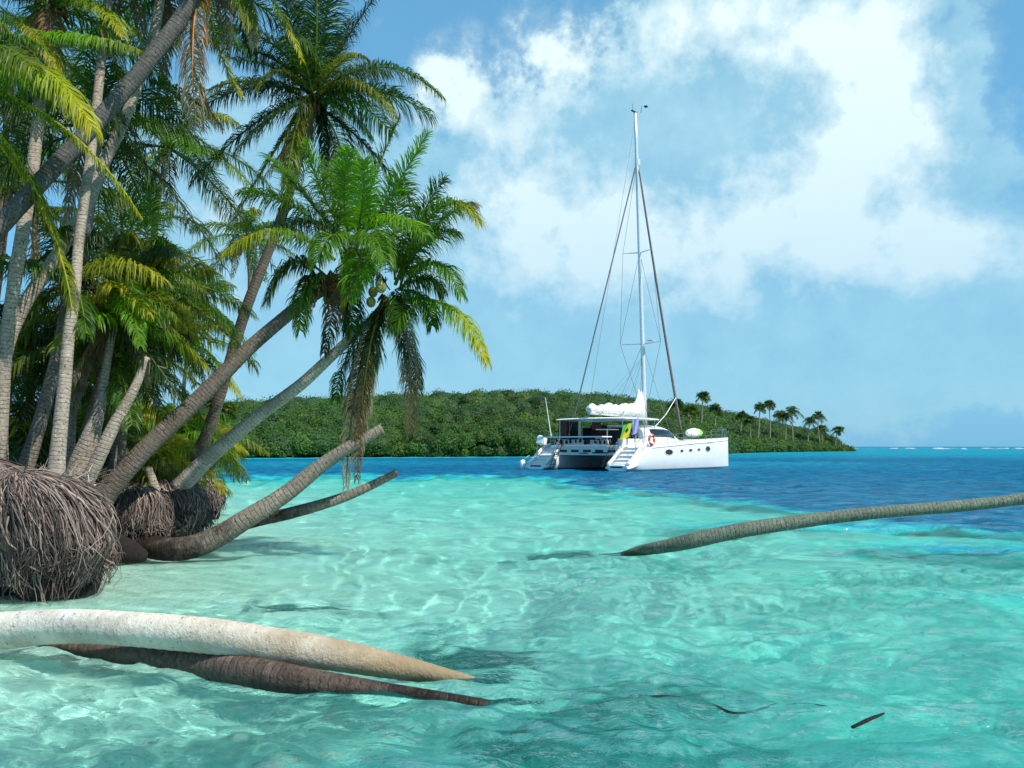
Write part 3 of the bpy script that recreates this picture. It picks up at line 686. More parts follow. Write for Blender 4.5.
palm('slim sunlit palm leaning out over the water with dead fronds hanging from its crown',
  [(160,505,14,12),(176,490,14,10.5),(210,457,13.9,8.5),(260,415,13.8,7),(300,385,13.7,6.5),(330,358,13.6,5.8),(360,330,13.5,5.2),(380,317,13.4,5.2),(392,306,13.4,5.5)], 'bark_sunlit', seed=14, slim=.9, ground=.8, sh=50, nbark=16,
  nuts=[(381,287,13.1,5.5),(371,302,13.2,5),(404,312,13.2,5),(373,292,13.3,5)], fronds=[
   dict(P=[(400,290,HJ),(410,225,13.0),(443,180,12.9)], L=.44, n=54, col=GREEN, tip=DARK, droop=.3, tf=.7),
   dict(P=[(395,285,HJ),(440,165,12.8),(478,222,12.5)], L=.44, n=60, col=GREEN, tip=YEL, droop=.5, tf=.6),
   dict(P=[(400,280,HJ),(435,210,13.6),(474,205,13.6)], L=.40, n=50, col=DARK, tip=BROWN, droop=.4, tf=.6),
   dict(P=[(400,290,HJ),(440,235,12.9),(461,296,12.6)], L=.38, n=50, col=GREEN, tip=GREEN, droop=.8),
   dict(P=[(405,300,HJ),(465,290,12.7),(487,362,12.4)], L=.36, n=60, col=BRIGHT, tip=YEL, droop=.9, tf=.2, lift=0, stem=YEL),
   dict(P=[(395,290,HJ),(412,300,13),(392,330,12.9)], L=.4, n=46, col=MID, tip=GREEN, droop=.8),
   dict(P=[(395,300,HJ),(412,320,13.1),(411,432,13.0)], L=.36, n=60, col=GREY, tip=BROWN, droop=1.3, lift=0, tf=.4, label='long dried brown frond hanging straight down', stem=BROWN, width=.022),
   dict(P=[(390,300,HJ),(410,340,13.2),(418,388,13.2)], L=.36, n=44, col=DARK, tip=MID, droop=1.2, lift=0),
   dict(P=[(385,300,HJ),(365,340,13.3),(352,415,13.2)], L=.46, n=60, col=DARK, tip=DARK, droop=1.2, lift=0, width=.024),
   dict(P=[(385,300,HJ),(368,330,13.0),(358,440,12.9)], L=.30, n=44, col=DARK, tip=BROWN, droop=1.3, lift=0),
   dict(P=[(385,300,HJ),(345,340,13.5),(335,398,13.5)], L=.34, n=40, col=DARK, tip=MID, droop=1.2, lift=0),
   dict(P=[(383,302,HJ),(352,360,13.1),(346,486,13.0)], L=.30, n=60, col=(.26,.17,.10), tip=(.42,.36,.28), droop=1.6, lift=-.1, tf=.3, label='longest dead frond reaching down to the fallen trunk', stem=BROWN, width=.022),
   dict(P=[(386,302,HJ),(362,380,13.0),(357,478,13.0)], L=.26, n=54, col=(.40,.34,.26), tip=BROWN, droop=1.6, lift=-.1, tf=.5, stem=BROWN, width=.022, label='pale dead frond hanging beside the longest one'),
   dict(P=[(390,290,HJ),(370,260,13.4),(352,270,13.4)], L=.45, n=46, col=DARK, tip=MID, droop=.6),
   dict(P=[(395,290,HJ),(430,270,13.4),(440,290,13.5)], L=.42, n=46, col=MID, tip=DARK, droop=.7),
   dict(P=[(395,280,HJ),(390,220,13.2),(405,180,13.2)], L=.42, n=46, col=GREEN, tip=MID, droop=.3),
   dict(P=[(395,285,HJ),(425,225,13.1),(455,232,12.9)], L=.44, n=46, col=GREEN, tip=OLIVE, droop=.6),
   dict(P=[(398,290,HJ),(430,290,13.0),(432,325,12.9)], L=.35, n=46, col=GREEN, tip=MID, droop=.9)])
# tall palm behind
HK = 15.5
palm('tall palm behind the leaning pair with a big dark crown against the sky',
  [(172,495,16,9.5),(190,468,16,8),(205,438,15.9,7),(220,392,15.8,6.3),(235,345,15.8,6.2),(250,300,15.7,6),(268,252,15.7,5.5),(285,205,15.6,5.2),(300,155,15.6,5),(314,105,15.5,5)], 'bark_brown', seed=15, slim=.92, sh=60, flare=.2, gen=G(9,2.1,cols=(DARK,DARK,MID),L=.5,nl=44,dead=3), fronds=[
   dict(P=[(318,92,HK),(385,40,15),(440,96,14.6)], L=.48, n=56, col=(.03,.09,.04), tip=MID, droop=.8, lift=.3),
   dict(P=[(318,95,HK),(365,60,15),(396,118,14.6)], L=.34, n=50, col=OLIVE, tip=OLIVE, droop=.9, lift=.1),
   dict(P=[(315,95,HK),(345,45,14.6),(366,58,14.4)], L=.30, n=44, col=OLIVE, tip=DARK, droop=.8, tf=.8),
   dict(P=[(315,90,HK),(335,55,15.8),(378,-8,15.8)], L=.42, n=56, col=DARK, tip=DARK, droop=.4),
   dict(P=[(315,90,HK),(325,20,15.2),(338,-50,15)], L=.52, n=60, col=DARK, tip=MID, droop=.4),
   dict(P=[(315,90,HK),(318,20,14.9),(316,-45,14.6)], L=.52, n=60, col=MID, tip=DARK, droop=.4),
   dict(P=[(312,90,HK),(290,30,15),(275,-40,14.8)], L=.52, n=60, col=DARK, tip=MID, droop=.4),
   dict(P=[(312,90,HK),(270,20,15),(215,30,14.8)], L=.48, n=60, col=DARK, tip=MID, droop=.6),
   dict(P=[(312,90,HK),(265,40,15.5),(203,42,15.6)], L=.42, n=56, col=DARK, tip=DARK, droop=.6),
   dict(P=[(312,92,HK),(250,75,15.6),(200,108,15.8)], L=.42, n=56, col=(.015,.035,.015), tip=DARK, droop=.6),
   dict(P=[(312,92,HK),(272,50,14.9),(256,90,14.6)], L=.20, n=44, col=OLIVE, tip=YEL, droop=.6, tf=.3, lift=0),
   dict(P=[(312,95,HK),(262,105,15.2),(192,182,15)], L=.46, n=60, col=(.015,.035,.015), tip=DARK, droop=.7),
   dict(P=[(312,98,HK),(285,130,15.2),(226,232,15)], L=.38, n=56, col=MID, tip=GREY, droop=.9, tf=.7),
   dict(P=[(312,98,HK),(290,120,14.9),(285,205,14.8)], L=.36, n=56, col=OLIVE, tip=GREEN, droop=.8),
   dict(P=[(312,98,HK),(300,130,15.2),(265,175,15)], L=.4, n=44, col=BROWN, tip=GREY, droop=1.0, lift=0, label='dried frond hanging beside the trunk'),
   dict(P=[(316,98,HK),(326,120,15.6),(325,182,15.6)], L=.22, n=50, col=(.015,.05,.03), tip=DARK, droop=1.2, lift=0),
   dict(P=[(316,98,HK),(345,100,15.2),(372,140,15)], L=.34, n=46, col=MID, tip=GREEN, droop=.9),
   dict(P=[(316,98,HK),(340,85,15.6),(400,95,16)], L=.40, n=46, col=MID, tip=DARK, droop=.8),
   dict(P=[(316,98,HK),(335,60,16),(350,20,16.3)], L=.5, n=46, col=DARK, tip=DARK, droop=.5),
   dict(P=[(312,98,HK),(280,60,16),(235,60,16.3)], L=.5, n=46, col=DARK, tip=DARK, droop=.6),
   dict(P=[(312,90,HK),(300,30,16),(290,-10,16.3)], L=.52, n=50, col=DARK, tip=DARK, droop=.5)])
# palms further back
BACK = [
 ('palm whose crown hangs in the middle of the grove beside the tall one', [(150,400,20,4.5),(152,300,20,4.5),(156,215,20,4.2),(162,180,20,4),(168,148,20,4)], G(17,2.6,cols=(DARK,MID,MID,GREEN),L=.5,nl=40)),
 ('small palm leaning right in the gap below the arching frond', [(140,410,22,4),(155,380,22,3.8),(170,358,22,3.6),(184,340,22,3.4)], G(14,1.7,cols=(GREEN,MID,OLIVE,GREEN),L=.42,nl=36)),
 ('slender distant palm standing upright in the gap of sky', [(182,430,26,2.6),(184,390,26,2.4),(188,345,26,2.3),(193,300,26,2.3)], G(14,1.9,cols=(GREEN,MID,OLIVE),L=.45,nl=34)),
 ('distant palm crown drooping in the sky gap under the tall crown', [(207,435,24,3),(222,388,24,3),(238,336,24,3),(250,292,24,3),(247,238,24,3)], G(11,1.7,cols=(GREEN,OLIVE,MID),L=.4,nl=34)),
 ('back row palm with its crown behind the small bright crown', [(112,440,19,5),(116,380,19,5),(120,300,19,4.5),(124,240,19,4.5)], G(14,2.5,cols=(DARK,MID,DARK,GREEN),L=.5)),
 ('back row palm at far left behind the pale trunk', [(-20,450,17,6),(-12,350,17,5.5),(0,260,17,5.5),(10,190,17,5)], G(14,2.5,cols=(DARK,MID,GREEN),L=.5)),
 ('back row palm crowned above the upper left corner', [(30,430,20,5),(34,300,20,5),(40,160,20,5),(46,50,20,5)], G(14,3.0,cols=(DARK,MID,GREEN),L=.55)),
 ('back row palm beyond the left edge with fronds reaching in', [(-60,430,16,6),(-50,300,16,6),(-40,180,16,6),(-32,90,16,6)], G(16,2.8,cols=(DARK,MID,GREEN),L=.5)),
 ('low back palm hiding the trunks at far left', [(-6,455,15,6),(2,430,15,6),(8,395,15,6),(12,350,15,6)], G(16,1.9,cols=(DARK,MID,GREEN),L=.45)),
 ('low back palm in the dark between the left trunks', [(46,455,16,5),(50,430,16,5),(52,400,16,5),(50,370,16,5)], G(16,1.9,cols=(DARK,MID,DARK),L=.45)),
 ('low back palm behind the swollen trunk', [(100,455,17,5),(100,430,17,5),(102,410,17,5),(104,392,17,5)], G(16,1.9,cols=(DARK,MID,GREEN),L=.45)),
 ('far back palm behind the leftmost trunk top', [(-10,440,24,4),(-4,300,24,4),(4,180,24,4),(8,110,24,4)], G(14,3.2,cols=(DARK,MID,GREEN),L=.55)),
]
for k, (lab, rows, gn) in enumerate(BACK):
    palm(lab, rows, 'bark_dark' if k%2 else 'bark', seed=30+k, gen=gn, sh=20, ground=1.15, nbark=9, group='palms at the back of the grove')

# low plants of the understorey: trunkless young palms, each a rosette
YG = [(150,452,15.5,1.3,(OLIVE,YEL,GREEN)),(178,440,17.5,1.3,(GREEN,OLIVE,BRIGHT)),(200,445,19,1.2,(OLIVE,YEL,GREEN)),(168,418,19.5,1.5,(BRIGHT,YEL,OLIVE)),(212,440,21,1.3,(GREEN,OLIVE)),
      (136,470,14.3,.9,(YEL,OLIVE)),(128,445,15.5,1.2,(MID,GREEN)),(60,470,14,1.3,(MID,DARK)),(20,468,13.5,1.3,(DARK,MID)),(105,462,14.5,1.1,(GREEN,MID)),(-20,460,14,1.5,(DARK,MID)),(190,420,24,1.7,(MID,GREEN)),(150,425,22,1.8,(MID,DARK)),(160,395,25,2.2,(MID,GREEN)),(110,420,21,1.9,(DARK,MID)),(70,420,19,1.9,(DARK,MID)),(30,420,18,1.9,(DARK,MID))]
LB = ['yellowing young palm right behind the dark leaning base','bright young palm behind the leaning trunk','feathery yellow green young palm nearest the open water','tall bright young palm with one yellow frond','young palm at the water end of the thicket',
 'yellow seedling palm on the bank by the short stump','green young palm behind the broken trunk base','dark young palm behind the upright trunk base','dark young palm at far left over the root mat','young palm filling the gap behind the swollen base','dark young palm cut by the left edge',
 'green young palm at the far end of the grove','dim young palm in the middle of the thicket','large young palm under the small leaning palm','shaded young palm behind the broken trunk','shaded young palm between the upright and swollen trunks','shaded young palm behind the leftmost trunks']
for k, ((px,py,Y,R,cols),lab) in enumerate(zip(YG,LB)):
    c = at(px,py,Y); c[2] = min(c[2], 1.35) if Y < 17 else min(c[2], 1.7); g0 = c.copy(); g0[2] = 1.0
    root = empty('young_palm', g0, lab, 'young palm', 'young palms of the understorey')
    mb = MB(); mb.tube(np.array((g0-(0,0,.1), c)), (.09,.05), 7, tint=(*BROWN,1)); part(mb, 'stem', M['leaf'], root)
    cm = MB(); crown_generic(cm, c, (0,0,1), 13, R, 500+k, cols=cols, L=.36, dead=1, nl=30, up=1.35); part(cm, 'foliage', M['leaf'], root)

# ground litter of dry leaves on the bank
mb = MB(); r = np.random.default_rng(21)
for k in range(2600):
    Y = r.uniform(10.2, 19); x = shore_x(Y)-r.uniform(.25, 3.5)
    c = np.array((x, Y, 1.09+r.uniform(0,.10))); a = r.uniform(0,PI); L = r.uniform(.04,.22); d = np.array((math.cos(a),math.sin(a),r.normal()*.25))*L; w = np.array((-math.sin(a),math.cos(a),r.normal()*.4))*r.uniform(.01,.03)
    cc = np.array((BROWN,ORANGE,GREY,(.16,.07,.04),(.30,.10,.03))[int(r.integers(5))])*r.uniform(.5,1.2)
    mb.add(np.array((c-d-w*.3,c-w,c+d,c+w)), [(0,1,2,3)], tint=np.tile((*cc,1),(4,1)), along=np.zeros(4))
tag(mb.build('leaf_litter', M['leaf']), kind='stuff')

# ------------------------------------------------------------ root mats
def root_mat(px, Y, rx, ztop, zbot, n, label, seed, under=.0, ry=None, curl=1.0, lean=0.0):
    c = at(px, 500, Y); cx = c[0]; ry = ry or rx*.9; r = np.random.default_rng(seed)
    g0 = (cx, Y, zbot); root = empty('root_mat', g0, label, 'root mat', 'root mats hanging from the bank')
    H = ztop-zbot
    zs = ztop-.50*H                                            # shoulder height: a dome above, a slightly narrowing skirt below
    def surf(q):                                              # q 0 at the top centre, .5 shoulder, 1 at the bottom: radius factor, height
        if q < .5:
            th = q/.5*PI/2; return math.sin(th)**.85, zs+(ztop-zs)*max(0,math.cos(th))**.75
        v = (q-.5)/.5; return 1-.10*v-under*v*v, zs-(zs-zbot)*v
    lumpf = lambda a, q: 1+.34*(vnoise(np.cos(a)*1.8+5+seed, np.sin(a)*1.8+q*3)-.5)+.14*(vnoise(np.cos(a)*5+5+seed, np.sin(a)*5+q*8)-.5)
    hol = lambda a, q: 1-.45*np.maximum(0,-np.cos(np.asarray(a)-.2))*max(0,(q-.5)*2)**1.2-.12*max(0,(q-.6)*2)**2
    ns, nr = 48, 26; rows = []
    for i in range(nr):
        q = 1.12-1.10*i/(nr-1); a = np.arange(ns)*2*PI/ns; lump = lumpf(a, q)*hol(a, q)
        R, z = surf(q); R *= .90
        rows.append(np.column_stack((cx+np.cos(a)*rx*R*lump, Y+np.sin(a)*ry*R*lump, np.full(ns, z-.03))))
    mb = MB(); mb.loft(np.array(rows)); part(mb, 'soil_core', M['rootcore'], root, smooth=True)
    mb = MB()
    for k in range(n):
        a = r.uniform(0,2*PI)
        if r.random() < .75: a = -r.uniform(-.2,PI+.2)                 # most hang on the water side
        q0 = r.uniform(.05,.5) if r.random() < .7 else r.uniform(.45,.8); cl = .35+1.1*float(vnoise(np.array(a*3.0+seed), np.array(q0*5)))
        q1 = min(1.0+r.uniform(-.05,.06), q0+.18+r.beta(1.6,1.4)*.75*cl); da = r.normal()*.22; outw = 1+r.uniform(-.01,.10)
        if math.cos(a) < -.25: q1 = min(q1, .78+.1*r.random())
        elif r.random() < .93: q1 = min(q1, .58+.30*float(vnoise(np.array(a*5.0), np.array(seed*2.0)))+.10*r.random())
        tone = r.choice((.30,.5,.8,1.45))*r.uniform(.8,1.2)*(.55+.8*float(vnoise(np.array(a*5.0), np.array(seed+.5))))*(1.1-.35*q0); pts = []
        for j in range(9):
            u = j/8; q = q0+(q1-q0)*u; R, z = surf(min(q,1.05)); aa = a+da*u+.05*curl*math.sin(u*5+k)
            # hanging ends fall straight, away from the core
            R = R*outw*float(lumpf(np.array(aa), min(q,1.05)))*float(hol(aa, min(q,.75)))+.04*u*(1-u)*math.sin(k)
            pts.append((cx+math.cos(aa)*rx*R-lean*rx*max(0,1-q/.55), Y+math.sin(aa)*ry*R, z+.015+.10*lean*max(0,1-q/.5)))
        pts = np.array(pts)+np.cumsum(r.normal(0,.010,(9,3)),0)*curl
        rad = r.choice((.0035,.005,.0075,.012), p=(.30,.36,.24,.10))*(Y/9.8)**.5
        mb.tube(pts, np.linspace(rad*1.2, rad*.6, 9), 3, cap=False, tint=(.235*tone,.175*tone,.145*tone,1))
    part(mb, 'hanging_roots', M['root'], root, smooth=True)
    return root
root_mat(50, 9.85, .69, 1.26, -.02, 1900, 'huge shaggy mat of hanging roots at the left edge of the photo', 1, under=.12, lean=.55)
root_mat(160, 14.3, .74, 1.06, .12, 2000, 'shaggy root mat under the slim sunlit leaning palm', 2, ry=.8)
root_mat(204, 16.8, .34, 1.0, .36, 700, 'small dark root mat jutting out over the pale shallows', 3)
root_mat(134, 12.9, .46, 1.02, .22, 900, 'shaded root mat between the two shaggy ones', 4)
root_mat(-42, 10.35, .82, 1.50, .42, 1700, 'root mat cut off by the left edge', 5, lean=.4)

# loose sticks and dead roots tangled between the trunk bases
mb = MB(); r = np.random.default_rng(99)
for k in range(520):
    Y = r.uniform(9.3, 14.5) if k < 400 else r.uniform(13.5, 16.5); x = shore_x(Y)-r.uniform(-.05, 1.6); a = r.uniform(0,2*PI); L = r.uniform(.15,.65)
    p = np.array((x, Y, 1.08+r.uniform(0,.14))); d = np.array((math.cos(a), math.sin(a), r.uniform(-.15,.55)))*L; w = r.normal(0,.05,(4,3))
    tone = r.uniform(.4,1.5); mb.tube(np.array([p+d*u for u in (0,.33,.66,1)])+w, np.array((1,.9,.7,.4))*r.uniform(.004,.013), 4, cap=False, tint=(.30*tone,.24*tone,.20*tone,1))
tag(mb.build('root_tangle', M['root']), kind='stuff')
def log(label, rows, mat, name='fallen_palm_trunk', step=.045, seed=0, group=None, n=18, lump=.0, kindname='fallen trunk'):
    mb, Sx = trunk_mb(rows, step, seed=seed, n=n)
    o = mb.build(name, M[mat], smooth=True); tag(o, label, kindname, group); return o
log('bare brown dead trunk lifted highest over the water beyond the root mats', [(100,522,12.9,9),(128,540,12.8,11),(160,549,12.7,12),(190,548,12.7,12),(220,536,12.8,11),(250,517,12.8,9.6),(285,494,12.9,8.4),(320,466,13,7.2),(350,447,13,6),(382,429,13.1,5)], 'bark_fallen', seed=3)
log('thinner dead trunk lying lower than the brown one above the turquoise water', [(190,546,13.4,7),(225,530,13.4,7),(255,521,13.4,6.5),(290,513,13.4,5.8),(340,498,13.5,5),(370,486,13.5,4.3),(398,473,13.6,3.5)], 'bark_fallen', seed=4)
log('black wet stump in the shade under the brown dead trunk', [(92,530,12.4,14),(112,545,12.4,14),(132,552,12.4,11),(146,556,12.4,5)], 'rootcore', name='tree_stump', seed=5, kindname='stump')
log('short pale stump standing on the root mat beside the slim leaning palm', [(158,500,13.6,5),(154,485,13.6,4.5),(149,468,13.6,3.6)], 'bark', name='tree_stump', seed=6, kindname='stump')
log('grey green palm trunk rising out of the water at the right edge', [(600,562,14.0,1.2),(622,556,13.85,4),(640,551,13.6,5),(660,548,13.3,6.2),(690,542,13.1,7.4),(740,530,13,7.6),(800,521,13,7),(860,515,13,6.4),(940,507,13,6),(1024,499,13,5.8),(1150,486,13,6.4),(1300,475,13,6)], 'bark_green', seed=7)
log('thick bleached white trunk in the foreground dipping into the water', [(-260,660,7.5,21),(-120,642,7.3,20),(0,632,7.05,18.5),(60,627,6.85,17),(120,627,6.6,16.5),(200,633,6.4,17),(280,647,6.28,16.5),(340,658,6.25,15),(400,669,6.26,11.5),(440,676,6.2,8),(474,681.5,6.14,4.5),(505,690,6.2,1.5)], 'bark_pale', seed=8, n=32, step=.03)
log('dark wet trunk lying half under the white one', [(30,640,7.25,4),(75,647,7.1,6.5),(130,655,6.8,10.5),(200,666,6.45,14),(250,673,6.22,15.2),(300,680,6.08,14.2),(340,684,6.0,11.5),(400,691,5.90,7.5),(450,699,5.80,6),(490,707,5.76,5.5),(545,718,5.9,1.5)], 'bark_wet', seed=9, n=26, step=.03)
def onwater(px, py, dz=0): 
    Y = CAMH*FPX/(py-446.5); p = at(px,py,Y); p[2] += dz; return p
mb = MB(); P = np.array([(*onwater(a,b_,z),r_) for a,b_,z,r_ in ((540,704,-.10,.010),(600,701,-.06,.013),(640,697,-.018,.016),(670,695,-.012,.017),(695,696,-.045,.014),(715,702,-.03,.013),(735,707,-.035,.013),(765,704,-.045,.010),(800,697,-.04,.008),(830,700,-.05,.007))]); Sx = spline(P,.03)
mb.tube(Sx[:,:3]+np.column_stack((0*Sx[:,0],0*Sx[:,0],np.sin(np.arange(len(Sx))*.4)*.006)), Sx[:,3], 8); tag(mb.build('ripple_shade_strip', M['rootcore'], smooth=True), 'long dark strip standing in for a wave shadow in the foreground water', 'dark strip')  # dark strip added in place of a wave's shade on the water
mb = MB(); P = np.array([(*onwater(a,b_,z),r_) for a,b_,z,r_ in ((852,722,-.03,.010),(868,719,-.004,.011),(884,714,.004,.006))]); Sx = spline(P,.03); mb.tube(Sx[:,:3], Sx[:,3], 7)
tag(mb.build('stick', M['rootcore'], smooth=True), 'short dark stick poking out of the water at lower right', 'stick')
# ------------------------------------------------------------ far wood on the island
m_ = MB(); r = np.random.default_rng(77)
I3 = spline(np.column_stack((ISLE, np.zeros(len(ISLE)))), 1.0)[:,:2]
TOPY = [(0,405),(170,410),(230,404),(300,400),(380,398),(440,395),(480,394),(560,395),(600,398),(640,402),(700,407),(740,415),(780,421),(820,428),(838,434),(850,443)]
def hmax(px): return np.interp(px, [a for a,_ in TOPY], [b for _,b in TOPY])
lumps = []
for k in range(2300):
    i = int(r.integers(len(I3))); v = r.uniform(0,1)**1.2*62
    x, y = I3[i]; tail = min(1, (len(I3)-i)/60); x, y = x-v*.15+r.normal()*.6, y+v*tail+r.normal()*.6-.8
    px = 512+FPX*x/y; 
    if px < 60: continue
    top = (446.5-hmax(px))/FPX*(y+30*tail)+CAMH-1.2          # canopy height under which this ground's trees stay
    rise = .36+.64*min(1, v/38)
    h = max(1.6, top*rise*r.uniform(.90,1.03)); R = r.uniform(1.5,3.2)*(.75+.25*tail)*(1.25 if v>20 else .9)
    lumps.append((x,y,h,R,v))
for i in range(0, len(I3), 1):
    for dv in (-.6, 1.2):
        x, y = I3[i]; x += r.normal()*.5; y += dv+r.normal()*.4
        if 512+FPX*x/y > 60: lumps.append((x, y, r.uniform(1.5,2.4)*(.6+.4*min(1,(len(I3)-i)/25)), r.uniform(1.1,1.7)*(.6+.4*min(1,(len(I3)-i)/25)), 0))
NL = 330
for (x,y,h,R,v) in lumps:
    n = int(NL*(1.0 if v < 30 else .7)*(R/2)**1.3*(1.5 if y<165 else .9)); g1 = r.normal(size=(n,3)); g1 /= np.linalg.norm(g1,axis=1,keepdims=True)
    g1[:,2] = np.abs(g1[:,2])*1.0-.45*(r.random(n)<.5)
    front = g1[:,1] > .55; g1[front,1] *= -1
    bump_ = 1+.5*(vnoise(g1[:,0]*2.6+x, g1[:,2]*2.6+y)-.4)
    c = np.array((x,y,h-R*.75))+g1*np.array((R,R,R*.85))*bump_[:,None]*r.uniform(.82,1.05,(n,1))
    ok = c[:,2] > .15; c = c[ok]; g2 = g1[ok]; n = len(c)
    s = r.uniform(.08,.19,(n,1))*(1 if y<200 else 1.35)
    nn = g2+r.normal(0,.55,(n,3)); nn /= np.linalg.norm(nn,axis=1,keepdims=True)
    a = np.cross(nn, r.normal(size=(n,3))); a /= np.linalg.norm(a,axis=1,keepdims=True); b_ = np.cross(nn,a)
    V = np.stack((c-a*s-b_*s*.5, c+b_*s*.8-a*.2*s, c+a*s+b_*s*.3, c-b_*s*.7+a*.2*s), 1).reshape(-1,3)
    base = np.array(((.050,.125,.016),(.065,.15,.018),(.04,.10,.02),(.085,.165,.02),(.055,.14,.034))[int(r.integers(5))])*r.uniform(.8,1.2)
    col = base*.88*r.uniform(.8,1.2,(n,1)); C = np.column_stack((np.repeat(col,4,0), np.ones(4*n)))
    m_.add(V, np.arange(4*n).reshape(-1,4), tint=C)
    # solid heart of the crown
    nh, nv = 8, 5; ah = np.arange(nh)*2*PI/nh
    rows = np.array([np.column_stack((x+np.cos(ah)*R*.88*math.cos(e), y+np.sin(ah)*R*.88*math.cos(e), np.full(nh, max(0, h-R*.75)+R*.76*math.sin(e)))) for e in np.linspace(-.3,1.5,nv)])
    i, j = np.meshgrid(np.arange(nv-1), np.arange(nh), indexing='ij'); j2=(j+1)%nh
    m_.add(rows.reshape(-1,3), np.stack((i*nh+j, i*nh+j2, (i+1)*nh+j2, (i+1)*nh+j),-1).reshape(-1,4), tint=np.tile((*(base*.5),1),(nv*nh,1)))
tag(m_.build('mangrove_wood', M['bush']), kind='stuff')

# palms standing above the far wood
FARP = [(703,396,222,'feathery distant palm right above the white foredeck bag'),(716,408,230,'smaller distant palm second right of the forestay'),(760,407,245,'tallest distant palm over the middle of the wood'),(742,415,240,'rounded distant palm between the two tall ones'),(769,404,250,'slim distant palm with a small high crown'),
  (786,417,262,'distant palm in the dense clump near the point'),(792,411,266,'thin distant palm rising above the clump near the point'),(780,414,268,'distant palm at the left of the clump near the point'),(810,421,280,'distant palm second from the end of the island'),(818,416,284,'taller distant palm near the end of the island'),
  (822,429,286,'low distant palm in the last bushes'),(838,430,292,'bushy last palm at the very tip of the island'),(690,410,205,'low distant palm just left of the feathery one'),(750,420,236,'low wide distant palm in the wood right of the boat'),(212,402,128,'distant palm over the far wood seen behind the tall trunk'),(226,408,128,'low distant palm left of the slim leaning trunk'),(676,404,205,'distant palm half behind the forestay')]
for k, (px,py,Y,lab) in enumerate(FARP):
    top = at(px,py,Y); bs = top.copy(); bs[0] += random.uniform(-1,1); bs[2] = .6; s = Y/240
    root = empty('distant_palm', bs, lab, 'palm tree', 'palms above the far wood')
    u = np.linspace(0,1,8)[:,None]; path = bs*(1-u)+top*u+np.array((1,0,0))*np.sin(u*PI)*.4*random.uniform(-1,1)
    mb = MB(); mb.tube(path, np.linspace(.19,.13,8), 7); part(mb, 'trunk', M['bark'], root, smooth=True)
    cm = MB(); crown_generic(cm, top, (0,0,1), 17, 2.3*random.uniform(.7,1.1)*s, 900+k, cols=(DARK,MID,(.03,.09,.02)), L=.9, dead=0, nl=15, width=.15, droop=.22); part(cm, 'crown', M['leaf'], root)
# ------------------------------------------------------------ the catamaran (local: x forward, y to port, z up)
M['gel'] = simple('white_gelcoat', (.80,.80,.78), .28, var=.06, scale=1.2)
M['gel2'] = simple('deck_nonskid', (.66,.66,.63), .7, var=.08, scale=5)
M['glass'] = simple('tinted_glass', (.012,.014,.018), .08)
M['alu'] = simple('mast_aluminium', (.72,.72,.70), .35, .3)
M['steel'] = simple('stainless_steel', (.5,.5,.5), .25, .9)
M['wire'] = simple('rigging_wire', (.10,.10,.11), .5, .5)
M['jib'] = simple('furled_sail_cover', (.22,.17,.16), .8, var=.3, scale=4)
M['canvas'] = simple('sail_cloth', (.78,.77,.73), .85, var=.12, scale=3, bump=.5)
M['teal'] = simple('antifouling', (.02,.10,.16), .6)
M['maroon'] = simple('maroon_side_screen', (.10,.025,.02), .9, var=.3)
M['dark'] = simple('dark_fitting', (.02,.02,.022), .6)
M['orange'] = simple('life_ring_orange', (.75,.07,.02), .5); M['whitep'] = simple('white_plastic', (.8,.8,.78), .4)
M['green'] = simple('lime_cloth', (.30,.72,.08), .8); M['yellow'] = simple('yellow_cloth', (.80,.62,.02), .85, var=.1); M['flaggreen'] = simple('green_cloth', (.10,.55,.08), .85)
M['lilac'] = simple('lilac_cloth', (.38,.38,.68), .85); M['black'] = simple('black_cloth', (.02,.03,.02), .9); M['panel'] = simple('solar_cells', (.02,.025,.05), .25)
TH = math.radians(50); BX, BY = 4.25, 60.1
boat = empty('sailing_catamaran', (BX,BY,0), 'white sailing catamaran anchored on the blue water beyond the shallows', 'sailboat')
boat.rotation_euler = (0,0,TH)
def bp(x,y,z): return np.array((BX+x*math.cos(TH)-y*math.sin(TH), BY+x*math.sin(TH)+y*math.cos(TH), z))
def solve_z(px,py,x,y): 
    Y = bp(x,y,0)[1]; return at(px,py,Y)[2]
L_, C2 = 15.4, 3.3
def sheer(x): return np.interp(x, [0,.5,1.0,1.6,2.2,2.8,8,15.4], [.34,.52,.84,1.25,1.55,1.68,1.95,2.25])
def halfb(x): return np.interp(x, [0,1,4,8,11,13.5,14.8,15.4], [.86,.98,1.05,1.02,.86,.50,.20,.04])
